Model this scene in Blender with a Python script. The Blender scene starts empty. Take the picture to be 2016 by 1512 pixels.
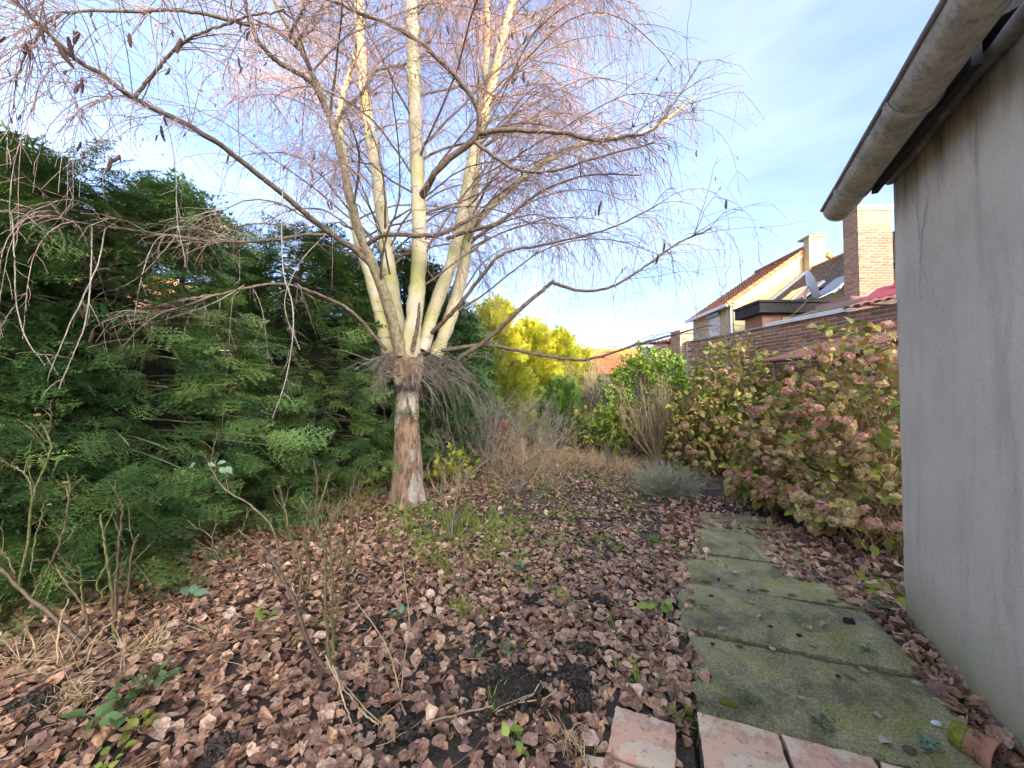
import bpy, math, random
import numpy as np
from mathutils import Vector, Matrix, noise as mnoise
R = math.radians
rng = np.random.default_rng(7)
random.seed(7)
S = bpy.context.scene
COL = S.collection

# ------------------------------------------------------------------ camera, sky, sun, exposure
CAMZ, PITCH, F = 1.55, R(1.66), 757.0            # F: focal length in photo pixels (2016 wide)
cam = bpy.data.cameras.new('camera'); camo = bpy.data.objects.new('camera', cam); COL.objects.link(camo)
cam.sensor_width = 36; cam.lens = F/2016*36; cam.clip_start = 0.05; cam.clip_end = 2000
camo.location = (0, 0, CAMZ); camo.rotation_euler = (math.pi/2+PITCH, 0, 0)
S.camera = camo
S.render.resolution_x, S.render.resolution_y = 1024, 768

SUN_EL, SUN_AZ = R(15), R(152)                 # azimuth clockwise from +Y
sdir = Vector((math.sin(SUN_AZ)*math.cos(SUN_EL), math.cos(SUN_AZ)*math.cos(SUN_EL), math.sin(SUN_EL)))
W = bpy.data.worlds.new('World'); S.world = W; W.use_nodes = True
nt = W.node_tree; nt.nodes.clear()
out = nt.nodes.new('ShaderNodeOutputWorld'); bg = nt.nodes.new('ShaderNodeBackground')
sky = nt.nodes.new('ShaderNodeTexSky'); sky.sky_type = 'NISHITA'; sky.sun_disc = False
sky.sun_elevation = SUN_EL; sky.sun_rotation = SUN_AZ
sky.air_density = 0.5; sky.dust_density = 7.0; sky.ozone_density = 2.0
# thin high cirrus, the same all over the sky
tc = nt.nodes.new('ShaderNodeTexCoord'); mp = nt.nodes.new('ShaderNodeMapping')
mp.inputs['Scale'].default_value = (1.3, 1.3, 4.5); mp.inputs['Rotation'].default_value = (0.25, 0.1, 0.6)
nz = nt.nodes.new('ShaderNodeTexNoise'); nz.inputs['Scale'].default_value = 1.6; nz.inputs['Detail'].default_value = 5; nz.inputs['Distortion'].default_value = 0.25
rp = nt.nodes.new('ShaderNodeValToRGB'); rp.color_ramp.elements[0].position = 0.36; rp.color_ramp.elements[1].position = 0.78
rp.color_ramp.elements[0].color = (0.0, 0.0, 0.0, 1); rp.color_ramp.elements[1].color = (0.22, 0.22, 0.22, 1)
mx = nt.nodes.new('ShaderNodeMix'); mx.data_type = 'RGBA'
mx.inputs[7].default_value = (2.8, 2.9, 3.0, 1)
L = nt.links.new
L(tc.outputs['Generated'], mp.inputs[0]); L(mp.outputs[0], nz.inputs['Vector']); L(nz.outputs[0], rp.inputs[0])
L(rp.outputs[0], mx.inputs[0]); L(sky.outputs[0], mx.inputs[6]); L(mx.outputs[2], bg.inputs['Color'])
bg.inputs['Strength'].default_value = 0.15
L(bg.outputs[0], out.inputs[0])
sl = bpy.data.lights.new('sun', 'SUN'); so = bpy.data.objects.new('sun', sl); COL.objects.link(so)
sl.energy = 2.0; sl.angle = R(0.5); sl.color = (1.0, 0.64, 0.27)
so.rotation_euler = sdir.to_track_quat('Z', 'Y').to_euler(); so.location = (20, -30, 20)
S.view_settings.view_transform = 'Standard'; S.view_settings.look = 'None'
S.view_settings.exposure = 2.76; S.view_settings.gamma = 1.0; S.view_settings.use_curve_mapping = False
S.render.engine = 'CYCLES'
S.cycles.max_bounces = 5; S.cycles.diffuse_bounces = 4; S.cycles.transparent_max_bounces = 4

# ------------------------------------------------------------------ photo pixel <-> place
cp, sp_ = math.cos(PITCH), math.sin(PITCH)
def P(x, y, d):
    a, b = (x-1008)/F, (756-y)/F
    return np.array([a*d, d*(cp-b*sp_), CAMZ+d*(sp_+b*cp)])
def G(x, y, z=0.0):
    b = (756-y)/F
    return P(x, y, (z-CAMZ)/(sp_+b*cp))
def PX(p):                                        # place -> pixel, used only to plan where a gap in the hedge lies
    p = np.asarray(p); q = p-np.array([0, 0, CAMZ])
    d = q[..., 1]*cp+q[..., 2]*sp_; u = -q[..., 1]*sp_+q[..., 2]*cp
    return 1008+F*q[..., 0]/d, 756-F*u/d

# ------------------------------------------------------------------ mesh helpers
class Acc:
    def __init__(s): s.v=[]; s.t=[]; s.q=[]; s.r=[]; s.n=0
    def add(s, V, T=None, Q=None, rnd=0.0):
        V = np.asarray(V, np.float32).reshape(-1, 3); k = len(V)
        s.v.append(V); s.r.append(np.broadcast_to(np.asarray(rnd, np.float32), (k,)))
        if T is not None and len(T): s.t.append(np.asarray(T, np.int32).reshape(-1, 3)+s.n)
        if Q is not None and len(Q): s.q.append(np.asarray(Q, np.int32).reshape(-1, 4)+s.n)
        s.n += k
    def mesh(s, name, smooth=True):
        me = bpy.data.meshes.new(name)
        V = np.concatenate(s.v) if s.v else np.zeros((0, 3), np.float32)
        T = np.concatenate(s.t) if s.t else np.zeros((0, 3), np.int32)
        Q = np.concatenate(s.q) if s.q else np.zeros((0, 4), np.int32)
        me.vertices.add(len(V)); me.vertices.foreach_set('co', V.ravel())
        nl = T.size+Q.size; me.loops.add(nl)
        me.loops.foreach_set('vertex_index', np.concatenate([T.ravel(), Q.ravel()]).astype(np.int32))
        np_ = len(T)+len(Q); me.polygons.add(np_)
        st = np.concatenate([np.arange(len(T))*3, T.size+np.arange(len(Q))*4]).astype(np.int32)
        me.polygons.foreach_set('loop_start', st)
        me.polygons.foreach_set('use_smooth', np.full(np_, smooth))
        a = me.attributes.new('rnd', 'FLOAT', 'POINT'); a.data.foreach_set('value', np.concatenate(s.r) if s.r else np.zeros(0, np.float32))
        me.update(); me.validate()
        return me
def tag(o, label=None, cat=None, group=None, kind=None):
    if label: o['label'] = label
    if cat: o['category'] = cat
    if group: o['group'] = group
    if kind: o['kind'] = kind
    return o
def thing(name, label, cat, loc, group=None):
    o = bpy.data.objects.new(name, None); COL.objects.link(o); o.location = Vector([float(c) for c in loc]); o.empty_display_size = 0.1
    return tag(o, label, cat, group)
def link(name, me, mat, parent=None, loc=None):
    o = bpy.data.objects.new(name, me); COL.objects.link(o)
    if mat is not None and not me.materials: me.materials.append(mat)
    if parent is not None:
        o.parent = parent
        pl = Vector((0, 0, 0)); q = parent
        while q is not None: pl += q.location; q = q.parent
        o.location = (Vector(loc) if loc is not None else Vector((0, 0, 0)))-pl
    elif loc is not None: o.location = loc
    return o
def part(acc, name, mat, parent=None, smooth=True, kind=None, label=None):
    o = link(name, acc.mesh(name, smooth), mat, parent)
    return tag(o, label, None, None, kind)

def norm(a): return a/np.maximum(np.linalg.norm(a, axis=-1, keepdims=True), 1e-9)
def tubes(acc, Pn, Rn, sides=4, rnd=0.0, cap=True):
    """Pn (N,n,3) polylines, Rn (N,n) radii -> tubes."""
    Pn = np.asarray(Pn, float); Rn = np.asarray(Rn, float)
    if Pn.ndim == 2: Pn = Pn[None]; Rn = Rn[None]
    N, n, _ = Pn.shape
    T = np.gradient(Pn, axis=1); T = norm(T)
    mt = norm(Pn[:, -1]-Pn[:, 0]); ref = np.where(np.abs(mt[:, 2:3]) < 0.75, np.array([[0, 0, 1.]]), np.array([[1., 0.2, 0]]))
    A = norm(np.cross(T, ref[:, None, :])); B = np.cross(T, A)
    th = np.arange(sides)*2*np.pi/sides
    V = Pn[:, :, None, :]+Rn[:, :, None, None]*(A[:, :, None, :]*np.cos(th)[:, None]+B[:, :, None, :]*np.sin(th)[:, None])
    i = np.arange(n-1)[:, None]*sides; j = np.arange(sides)[None]; j2 = (j+1) % sides
    q = np.stack([i+j, i+j2, i+sides+j2, i+sides+j], -1).reshape(-1, 4)
    Q = (q[None]+(np.arange(N)*n*sides)[:, None, None]).reshape(-1, 4)
    r = np.broadcast_to(np.asarray(rnd, float).reshape(-1, 1) if np.ndim(rnd) else np.full((N, 1), rnd), (N, n*sides)).ravel()
    TT = None
    if cap and sides >= 3:
        f = np.array([[(n-1)*sides, (n-1)*sides+k, (n-1)*sides+k+1] for k in range(1, sides-1)])
        TT = (f[None]+(np.arange(N)*n*sides)[:, None, None]).reshape(-1, 3)
    acc.add(V.reshape(-1, 3), TT, Q, r)
def smooth_line(pts, n):
    """Catmull-Rom resample of a polyline."""
    p = np.asarray(pts, float); p = np.vstack([2*p[0]-p[1], p, 2*p[-1]-p[-2]])
    m = len(p)-3; u = np.linspace(0, m-1e-6, n); i = u.astype(int); t = (u-i)[:, None]
    a, b, c, d = p[i], p[i+1], p[i+2], p[i+3]
    return 0.5*((2*b)+(-a+c)*t+(2*a-5*b+4*c-d)*t*t+(-a+3*b-3*c+d)*t**3)
def scatter(acc, V, T, M, pos, rnd):
    """copies of a small template: V (m,3), T (k,3), M (N,3,3) columns are the axes, pos (N,3)"""
    N = len(pos)
    if N == 0: return
    X = np.einsum('nij,mj->nmi', M, V)+pos[:, None, :]
    TT = (T[None]+(np.arange(N)*len(V))[:, None, None]).reshape(-1, 3)
    acc.add(X.reshape(-1, 3), TT, None, np.repeat(np.asarray(rnd, float), len(V)))
def frames(d, up, scale=1.0):
    d = norm(d); s = norm(np.cross(up, d)); u = np.cross(d, s)
    sc = np.asarray(scale, float); sc = sc.reshape(-1, 1, 1) if sc.ndim else sc
    return np.stack([d, s, u], -1)*sc
def rdir(N, zmin=-1, zmax=1):
    z = rng.uniform(zmin, zmax, N); a = rng.uniform(0, 2*np.pi, N); r = np.sqrt(np.maximum(0, 1-z*z))
    return np.stack([r*np.cos(a), r*np.sin(a), z], -1)
def box(acc, lo, hi, M=None, o=None, rnd=0.0):
    lo, hi = np.asarray(lo, float), np.asarray(hi, float)
    V = np.array([[x, y, z] for z in (lo[2], hi[2]) for y in (lo[1], hi[1]) for x in (lo[0], hi[0])])
    if M is not None: V = V@np.asarray(M).T
    if o is not None: V = V+np.asarray(o)
    acc.add(V, None, [[0, 2, 3, 1], [4, 5, 7, 6], [0, 1, 5, 4], [2, 6, 7, 3], [0, 4, 6, 2], [1, 3, 7, 5]], rnd)
def hexa(acc, b, t, rnd=0.0):
    """prism from a bottom ring to a top ring of the same count"""
    b, t = np.asarray(b, float), np.asarray(t, float); k = len(b)
    V = np.vstack([b, t]); Q = [[i, (i+1) % k, k+(i+1) % k, k+i] for i in range(k)]
    T = [[0, i+1, i] for i in range(1, k-1)]+[[k, k+i, k+i+1] for i in range(1, k-1)]
    acc.add(V, T, Q, rnd)
def leaf_tpl(nst=4, w=0.32, fold=0.15, bend=0.2, curl=0.0, tip=1.0, wob=0.0):
    """ovate leaf of length 1 along +x, cupped and bent"""
    V = [[0, 0, 0]]
    for i in range(1, nst+1):
        t = i/(nst+1); wid = w*(math.sin(math.pi*t**0.75)**0.8)
        z = -bend*t*t
        for s in (-1, 0, 1):
            V.append([t, s*wid*math.cos(curl), z+abs(s)*wid*(fold+math.sin(curl))+wob*math.sin(9*t+s*2)*0.5])
    V.append([tip, 0, -bend])
    T = [[0, 2, 1], [0, 3, 2]]
    for i in range(nst-1):
        a = 1+3*i; b = a+3
        T += [[a, a+1, b+1], [a, b+1, b], [a+1, a+2, b+2], [a+1, b+2, b+1]]
    a = 1+3*(nst-1); e = len(V)-1
    T += [[a, a+1, e], [a+1, a+2, e]]
    return np.array(V, float), np.array(T)

# ------------------------------------------------------------------ materials
def newmat(name):
    m = bpy.data.materials.new(name); m.use_nodes = True; n = m.node_tree; n.nodes.clear()
    o = n.nodes.new('ShaderNodeOutputMaterial'); b = n.nodes.new('ShaderNodeBsdfPrincipled')
    n.links.new(b.outputs[0], o.inputs[0]); return m, n, b, o
def ramp(n, stops, interp='LINEAR'):
    r = n.nodes.new('ShaderNodeValToRGB'); e = r.color_ramp; e.interpolation = interp
    while len(e.elements) < len(stops): e.elements.new(0.5)
    for el, (p, c) in zip(e.elements, stops): el.position = p; el.color = (*c, 1) if len(c) == 3 else c
    return r
def noise_tex(n, scale, detail=4, vec=None, rough=0.55, dist=0.0, coord='Object', vscale=None):
    t = n.nodes.new('ShaderNodeTexNoise'); t.inputs['Scale'].default_value = scale; t.inputs['Detail'].default_value = detail
    t.inputs['Roughness'].default_value = rough; t.inputs['Distortion'].default_value = dist
    if vec is None:
        c = n.nodes.new('ShaderNodeTexCoord'); vec = c.outputs[coord]
    if vscale:
        m = n.nodes.new('ShaderNodeMapping'); m.inputs['Scale'].default_value = vscale; n.links.new(vec, m.inputs[0]); vec = m.outputs[0]
    n.links.new(vec, t.inputs['Vector']); return t
def math_n(n, op, a, b=None, clamp=False):
    m = n.nodes.new('ShaderNodeMath'); m.operation = op; m.use_clamp = clamp
    for i, x in enumerate((a, b)):
        if x is None: continue
        if isinstance(x, (int, float)): m.inputs[i].default_value = x
        else: n.links.new(x, m.inputs[i])
    return m.outputs[0]
def mixc(n, fac, a, b, mode='MIX'):
    m = n.nodes.new('ShaderNodeMix'); m.data_type = 'RGBA'; m.blend_type = mode
    for i, x in ((0, fac), (6, a), (7, b)):
        if isinstance(x, (int, float)): m.inputs[i].default_value = x
        elif isinstance(x, tuple): m.inputs[i].default_value = (*x, 1) if len(x) == 3 else x
        else: n.links.new(x, m.inputs[i])
    return m.outputs[2]
def bump(n, b, h, strength=0.3, dist=0.01):
    k = n.nodes.new('ShaderNodeBump'); k.inputs['Strength'].default_value = strength; k.inputs['Distance'].default_value = dist
    n.links.new(h, k.inputs['Height']); n.links.new(k.outputs[0], b.inputs['Normal'])
def rndfac(n):
    a = n.nodes.new('ShaderNodeAttribute'); a.attribute_name = 'rnd'
    o = n.nodes.new('ShaderNodeObjectInfo')
    return math_n(n, 'FRACT', math_n(n, 'ADD', a.outputs['Fac'], o.outputs['Random'])), a
def mat_var(name, stops, rough=0.65, nscale=20, namt=0.35, transl=0.0, spec=0.4, bmp=0.0, coat=0.0):
    """colour by piece (rnd attribute + object) with a fine blotch on top"""
    m, n, b, o = newmat(name)
    f, _ = rndfac(n)
    r = ramp(n, stops); n.links.new(f, r.inputs[0])
    t = noise_tex(n, nscale, 4)
    k = ramp(n, [(0.3, (1-namt,)*3), (0.7, (1+namt*0.6,)*3)]); n.links.new(t.outputs[0], k.inputs[0])
    c = mixc(n, 1.0, r.outputs[0], k.outputs[0], 'MULTIPLY')
    n.links.new(c, b.inputs['Base Color']); b.inputs['Roughness'].default_value = rough
    b.inputs['Specular IOR Level'].default_value = spec
    if bmp: bump(n, b, t.outputs[0], bmp, 0.01)
    if transl:
        tr = n.nodes.new('ShaderNodeBsdfTranslucent'); n.links.new(c, tr.inputs[0])
        ms = n.nodes.new('ShaderNodeMixShader'); ms.inputs[0].default_value = transl
        n.links.new(b.outputs[0], ms.inputs[1]); n.links.new(tr.outputs[0], ms.inputs[2]); n.links.new(ms.outputs[0], o.inputs[0])
    return m
def mat_plain(name, c1, c2, scale=8, rough=0.7, bmp=0.2, spec=0.4, metal=0.0, vscale=None, dist=0.01):
    m, n, b, o = newmat(name)
    t = noise_tex(n, scale, 6, vscale=vscale); r = ramp(n, [(0.3, c1), (0.7, c2)]); n.links.new(t.outputs[0], r.inputs[0])
    n.links.new(r.outputs[0], b.inputs['Base Color']); b.inputs['Roughness'].default_value = rough
    b.inputs['Specular IOR Level'].default_value = spec; b.inputs['Metallic'].default_value = metal
    if bmp: bump(n, b, t.outputs[0], bmp, dist)
    return m
M = {}
M['litter'] = mat_var('dead_leaf', [(0.0, (0.668, 0.439, 0.287)), (.10, (0.496, 0.286, 0.170)), (.20, (0.216, 0.117, 0.078)), (.32, (0.604, 0.367, 0.231)), (.42, (0.129, 0.073, 0.054)), (.52, (0.431, 0.219, 0.123)), (.62, (0.776, 0.551, 0.380)), (.70, (0.323, 0.178, 0.123)), (.80, (0.162, 0.090, 0.067)), (.90, (0.647, 0.377, 0.195)), (1, (0.453, 0.286, 0.205))], rough=0.48, nscale=60, namt=0.55, transl=0.08, spec=0.45, bmp=.5)
M['pale_leaf'] = mat_var('pale_dead_leaf', [(0, (.48, .36, .24)), (.5, (.40, .27, .17)), (1, (.55, .45, .32))], rough=.55, nscale=30, namt=.3, transl=.1)
M['yew'] = mat_var('yew_needles', [(0, (0.045, 0.099, 0.035)), (.35, (0.067, 0.149, 0.046)), (.6, (0.102, 0.198, 0.053)), (.8, (0.134, 0.208, 0.059)), (.93, (0.190, 0.296, 0.070)), (1, (0.089, 0.177, 0.053))], rough=.5, nscale=3, namt=.45, transl=.12, spec=.4)
M['yew_core'] = mat_plain('yew_dark_core', (.010, .012, .007), (.022, .022, .012), 14, .9, .6)  # dead-twig brown, darkened to stand for shade inside the crown
M['thuja'] = mat_var('golden_thuja', [(0, (.24, .32, .03)), (.5, (.32, .39, .035)), (1, (.42, .42, .045))], rough=.6, nscale=2, namt=.4, transl=.2)
M['thuja_core'] = mat_plain('thuja_dark_core', (.10, .12, .02), (.16, .17, .03), 14, .9, .6)
M['juniper'] = mat_var('juniper_green', [(0, (0.080, 0.180, 0.030)), (.5, (0.128, 0.255, 0.036)), (1, (0.192, 0.330, 0.048))], rough=.6, nscale=3, namt=.4, transl=.15)
M['stemwood'] = mat_plain('shrub_wood', (.10, .085, .06), (.22, .19, .13), 30, .8, .3)
M['twig'] = mat_var('birch_twig', [(0, (0.230, 0.147, 0.129)), (.3, (0.391, 0.271, 0.235)), (.55, (0.287, 0.195, 0.179)), (.8, (0.483, 0.354, 0.302)), (1, (0.345, 0.212, 0.168))], rough=.6, nscale=8, namt=.3)
M['broom'] = mat_var('broom_twig', [(0, (.13, .105, .085)), (.3, (.27, .235, .19)), (.6, (.17, .135, .11)), (.8, (.34, .30, .25)), (1, (.20, .155, .125))], rough=.7, nscale=10, namt=.35)
M['catkin'] = mat_var('catkin', [(0, (.055, .028, .024)), (.5, (.09, .045, .035)), (1, (.13, .07, .05))], rough=.8, nscale=120, namt=.6, bmp=.6)
M['youngbark'] = mat_plain('young_stem_bark', (.10, .085, .05), (.30, .26, .16), 18, .75, .5)
M['branch'] = mat_plain('branch_bark', (0.072, 0.050, 0.038), (0.228, 0.171, 0.120), 22, .75, .5)
M['soil'] = None
M['rose'] = mat_var('rose_cane', [(0, (0.131, 0.142, 0.048)), (.3, (0.184, 0.158, 0.072)), (.55, (0.115, 0.079, 0.052)), (.75, (0.153, 0.158, 0.057)), (1, (0.207, 0.167, 0.105))], rough=.55, nscale=35, namt=.6, bmp=.3)
M['dry'] = mat_var('dry_stalk', [(0, (0.524, 0.384, 0.212)), (.35, (0.400, 0.281, 0.160)), (.7, (0.647, 0.503, 0.293)), (1, (0.308, 0.222, 0.133))], rough=.7, nscale=12, namt=.3, transl=.1)
M['grass'] = mat_var('grass_blade', [(0, (0.152, 0.251, 0.035)), (.4, (0.235, 0.356, 0.045)), (.7, (0.304, 0.409, 0.060)), (.9, (0.414, 0.397, 0.100)), (1, (0.207, 0.291, 0.040))], rough=.5, nscale=6, namt=.3, transl=.2)
M['greenleaf'] = mat_var('green_leaf', [(0, (.07, .13, .04)), (.4, (.11, .18, .055)), (.7, (.15, .22, .08)), (1, (.08, .14, .06))], rough=.42, nscale=25, namt=.35, transl=.12, spec=.5)
M['blueleaf'] = mat_var('rose_leaf', [(0, (.13, .24, .13)), (.5, (.18, .30, .17)), (1, (.11, .20, .09))], rough=.4, nscale=25, namt=.25, transl=.1, spec=.5)
M['yellowleaf'] = mat_var('yellow_leaf', [(0, (.34, .34, .05)), (.35, (.20, .28, .05)), (.65, (.45, .40, .07)), (.85, (.14, .23, .05)), (1, (.40, .36, .06))], rough=.48, nscale=25, namt=.35, transl=.2)
M['laurel'] = mat_var('laurel_leaf', [(0, (0.163, 0.274, 0.030)), (.4, (0.260, 0.389, 0.040)), (.75, (0.358, 0.475, 0.055)), (1, (0.195, 0.317, 0.040))], rough=.35, nscale=10, namt=.3, transl=.15, spec=.55)
M['hleaf'] = mat_var('hydrangea_leaf', [(0, (0.292, 0.329, 0.059)), (.2, (0.445, 0.395, 0.083)), (.4, (0.343, 0.215, 0.083)), (.55, (0.171, 0.247, 0.048)), (.7, (0.514, 0.363, 0.107)), (.85, (0.259, 0.148, 0.066)), (1, (0.376, 0.379, 0.071))], rough=.55, nscale=18, namt=.4, transl=.15)
M['hgreen'] = mat_var('hydrangea_green_leaf', [(0, (0.240, 0.312, 0.040)), (.4, (0.144, 0.240, 0.040)), (.7, (0.396, 0.408, 0.060)), (1, (0.192, 0.288, 0.050))], rough=.42, nscale=18, namt=.3, transl=.2)
M['hpink'] = mat_var('pink_florets', [(0, (0.838, 0.375, 0.274)), (.5, (0.850, 0.564, 0.390)), (.8, (0.718, 0.281, 0.214)), (1, (0.850, 0.748, 0.485))], rough=.7, nscale=30, namt=.35, transl=.15)
M['hcream'] = mat_var('cream_florets', [(0, (0.790, 0.570, 0.268)), (.5, (0.850, 0.737, 0.377)), (.8, (0.619, 0.435, 0.195)), (1, (0.845, 0.671, 0.365))], rough=.7, nscale=30, namt=.3, transl=.15)
M['htan'] = mat_var('tan_florets', [(0, (0.518, 0.375, 0.179)), (.5, (0.403, 0.270, 0.138)), (1, (0.605, 0.420, 0.248))], rough=.7, nscale=30, namt=.3, transl=.15)
M['lavender'] = mat_var('lavender_grey', [(0, (0.292, 0.306, 0.203)), (.5, (0.401, 0.404, 0.281)), (1, (0.347, 0.298, 0.203))], rough=.7, nscale=8, namt=.3)
M['redleaf'] = mat_var('red_leaf', [(0, (.50, .10, .06)), (.5, (.42, .16, .09)), (1, (.55, .20, .11))], rough=.5, nscale=20, namt=.3, transl=.2)
M['moss'] = mat_var('moss', [(0, (.17, .20, .02)), (.5, (.24, .26, .03)), (1, (.12, .15, .02))], rough=.9, nscale=60, namt=.5, bmp=.8)

def mat_soil():
    m, n, b, o = newmat('soil')
    t = noise_tex(n, 5, 8); r = ramp(n, [(0.3, (.040, .031, .024)), (0.55, (.095, .07, .05)), (.75, (.17, .13, .09))]); n.links.new(t.outputs[0], r.inputs[0])
    t2 = noise_tex(n, 60, 6)
    c = mixc(n, .6, r.outputs[0], ramp_out(n, t2, [(.3, (.5,)*3), (.7, (1.3,)*3)]), 'MULTIPLY')
    n.links.new(c, b.inputs['Base Color']); b.inputs['Roughness'].default_value = .95
    h = math_n(n, 'ADD', t2.outputs[0], math_n(n, 'MULTIPLY', t.outputs[0], 1.5)); bump(n, b, h, .9, .02)
    return m
def ramp_out(n, t, stops):
    r = ramp(n, stops); n.links.new(t.outputs[0], r.inputs[0]); return r.outputs[0]
M['soil'] = mat_soil()
def mat_clod():
    return mat_plain('dark_soil_clod', (.028, .023, .018), (.12, .095, .072), 70, .97, 1.0, dist=.03)
M['clod'] = mat_clod()

def mat_birchbark():
    m, n, b, o = newmat('birch_bark')
    t = noise_tex(n, 5, 6, vscale=(1, 1, .6)); base = ramp_out(n, t, [(.25, (.44, .38, .25)), (.5, (.57, .51, .37)), (.75, (.50, .43, .24))])
    a = noise_tex(n, 2.2, 5); alg = ramp_out(n, a, [(.42, (0, 0, 0)), (.64, (.85,)*3)])
    c = mixc(n, alg, base, (.36, .36, .12))
    d = noise_tex(n, 9, 5, vscale=(1, 1, 5), rough=.7); dk = ramp_out(n, d, [(.60, (0,)*3), (.67, (1,)*3)])
    c = mixc(n, dk, c, (.10, .085, .065))
    d2 = noise_tex(n, 3.0, 6, vscale=(1, 1, .5), rough=.75); dk2 = ramp_out(n, d2, [(.62, (0,)*3), (.70, (.85,)*3)])
    c = mixc(n, dk2, c, (.17, .115, .07))
    n.links.new(c, b.inputs['Base Color']); b.inputs['Roughness'].default_value = .7; b.inputs['Specular IOR Level'].default_value = .3
    bump(n, b, math_n(n, 'SUBTRACT', t.outputs[0], math_n(n, 'MULTIPLY', dk, .8)), .6, .012)
    return m
M['birch'] = mat_birchbark()
def mat_trunk():
    m, n, b, o = newmat('old_birch_trunk')
    t = noise_tex(n, 15, 9, vscale=(1, 1, .30), rough=.72, dist=.5); base = ramp_out(n, t, [(.36, (.085, .06, .045)), (.45, (.27, .175, .115)), (.55, (.45, .29, .18)), (.66, (.42, .33, .24)), (.75, (.24, .17, .12))])
    v = noise_tex(n, 4.2, 6, vscale=(1, 1, .38), rough=.6, dist=.8); wf = ramp_out(n, v, [(.505, (0,)*3), (.53, (1,)*3)])
    w2 = noise_tex(n, 25, 5); wcol = ramp_out(n, w2, [(.3, (.36, .31, .24)), (.6, (.62, .57, .47))])
    c = mixc(n, wf, base, wcol)
    g = n.nodes.new('ShaderNodeNewGeometry'); sx = n.nodes.new('ShaderNodeSeparateXYZ'); n.links.new(g.outputs['Position'], sx.inputs[0])
    # dark wet rot in the hollow below the pollard head
    zz = math_n(n, 'ABSOLUTE', math_n(n, 'SUBTRACT', sx.outputs[2], 1.63))
    rot = ramp(n, [(.05, (.9,)*3), (.22, (0,)*3)]); n.links.new(math_n(n, 'ADD', zz, math_n(n, 'MULTIPLY', math_n(n, 'SUBTRACT', v.outputs[0], .5), .5)), rot.inputs[0])
    c = mixc(n, rot.outputs[0], c, (.05, .028, .02))
    n.links.new(c, b.inputs['Base Color']); b.inputs['Roughness'].default_value = .85
    k = noise_tex(n, 16, 8, vscale=(1, 1, .3), rough=.7)
    bump(n, b, math_n(n, 'ADD', math_n(n, 'ADD', math_n(n, 'MULTIPLY', t.outputs[0], 1.6), k.outputs[0]), math_n(n, 'MULTIPLY', wf, .4)), 1.0, .06)
    return m
M['trunk'] = mat_trunk()
def mat_render():
    m, n, b, o = newmat('cement_render')
    t = noise_tex(n, 1.6, 7); c = ramp_out(n, t, [(.3, (.65, .58, .475)), (.55, (.80, .72, .595)), (.75, (.84, .76, .635))])
    st = noise_tex(n, 2.2, 6, vscale=(3, 3, .35), rough=.65); sm = ramp_out(n, st, [(.5, (0,)*3), (.75, (.55,)*3)])
    c = mixc(n, sm, c, (.47, .43, .365))
    g = n.nodes.new('ShaderNodeNewGeometry'); sx = n.nodes.new('ShaderNodeSeparateXYZ'); n.links.new(g.outputs['Position'], sx.inputs[0])
    h = math_n(n, 'SUBTRACT', math_n(n, 'MULTIPLY', t.outputs[0], .9), sx.outputs[2])      # algae creeping up from the ground
    al = ramp(n, [(.0, (0,)*3), (.40, (.85,)*3)]); n.links.new(h, al.inputs[0])
    c = mixc(n, al.outputs[0], c, (.36, .36, .17))
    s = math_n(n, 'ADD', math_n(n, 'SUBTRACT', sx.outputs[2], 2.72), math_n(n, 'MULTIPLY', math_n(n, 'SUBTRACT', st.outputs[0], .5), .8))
    sr = ramp(n, [(.0, (0,)*3), (.35, (.8,)*3)]); n.links.new(s, sr.inputs[0])              # darkens unevenly towards the wall top
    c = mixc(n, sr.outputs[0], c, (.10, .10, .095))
    f = noise_tex(n, 170, 4)
    c = mixc(n, .6, c, ramp_out(n, f, [(.3, (.62,)*3), (.7, (1.3,)*3)]), 'MULTIPLY')
    n.links.new(c, b.inputs['Base Color']); b.inputs['Roughness'].default_value = .92; b.inputs['Specular IOR Level'].default_value = .2
    bump(n, b, math_n(n, 'ADD', f.outputs[0], math_n(n, 'MULTIPLY', t.outputs[0], 2.)), .5, .006)
    return m
M['render'] = mat_render()
def mat_slab():
    m, n, b, o = newmat('mossy_concrete')
    t = noise_tex(n, 3.4, 9, rough=.72, dist=.4); c = ramp_out(n, t, [(.36, (.12, .11, .065)), (.5, (.26, .24, .125)), (.66, (.38, .35, .18)), (.85, (.50, .45, .30))])
    g = noise_tex(n, 4.5, 6, rough=.7); gm = ramp_out(n, g, [(.50, (0,)*3), (.70, (.8,)*3)])
    c = mixc(n, gm, c, (.28, .29, .06))
    f = noise_tex(n, 90, 5); c = mixc(n, .9, c, ramp_out(n, f, [(.3, (.45,)*3), (.7, (1.45,)*3)]), 'MULTIPLY')
    k = noise_tex(n, 40, 3); sp = ramp_out(n, k, [(.70, (0,)*3), (.73, (1,)*3)]); c = mixc(n, sp, c, (.035, .03, .025))
    n.links.new(c, b.inputs['Base Color']); b.inputs['Roughness'].default_value = .82; b.inputs['Specular IOR Level'].default_value = .3
    bump(n, b, math_n(n, 'ADD', f.outputs[0], math_n(n, 'MULTIPLY', g.outputs[0], 2.)), .7, .008)
    return m
M['slab'] = mat_slab()
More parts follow.
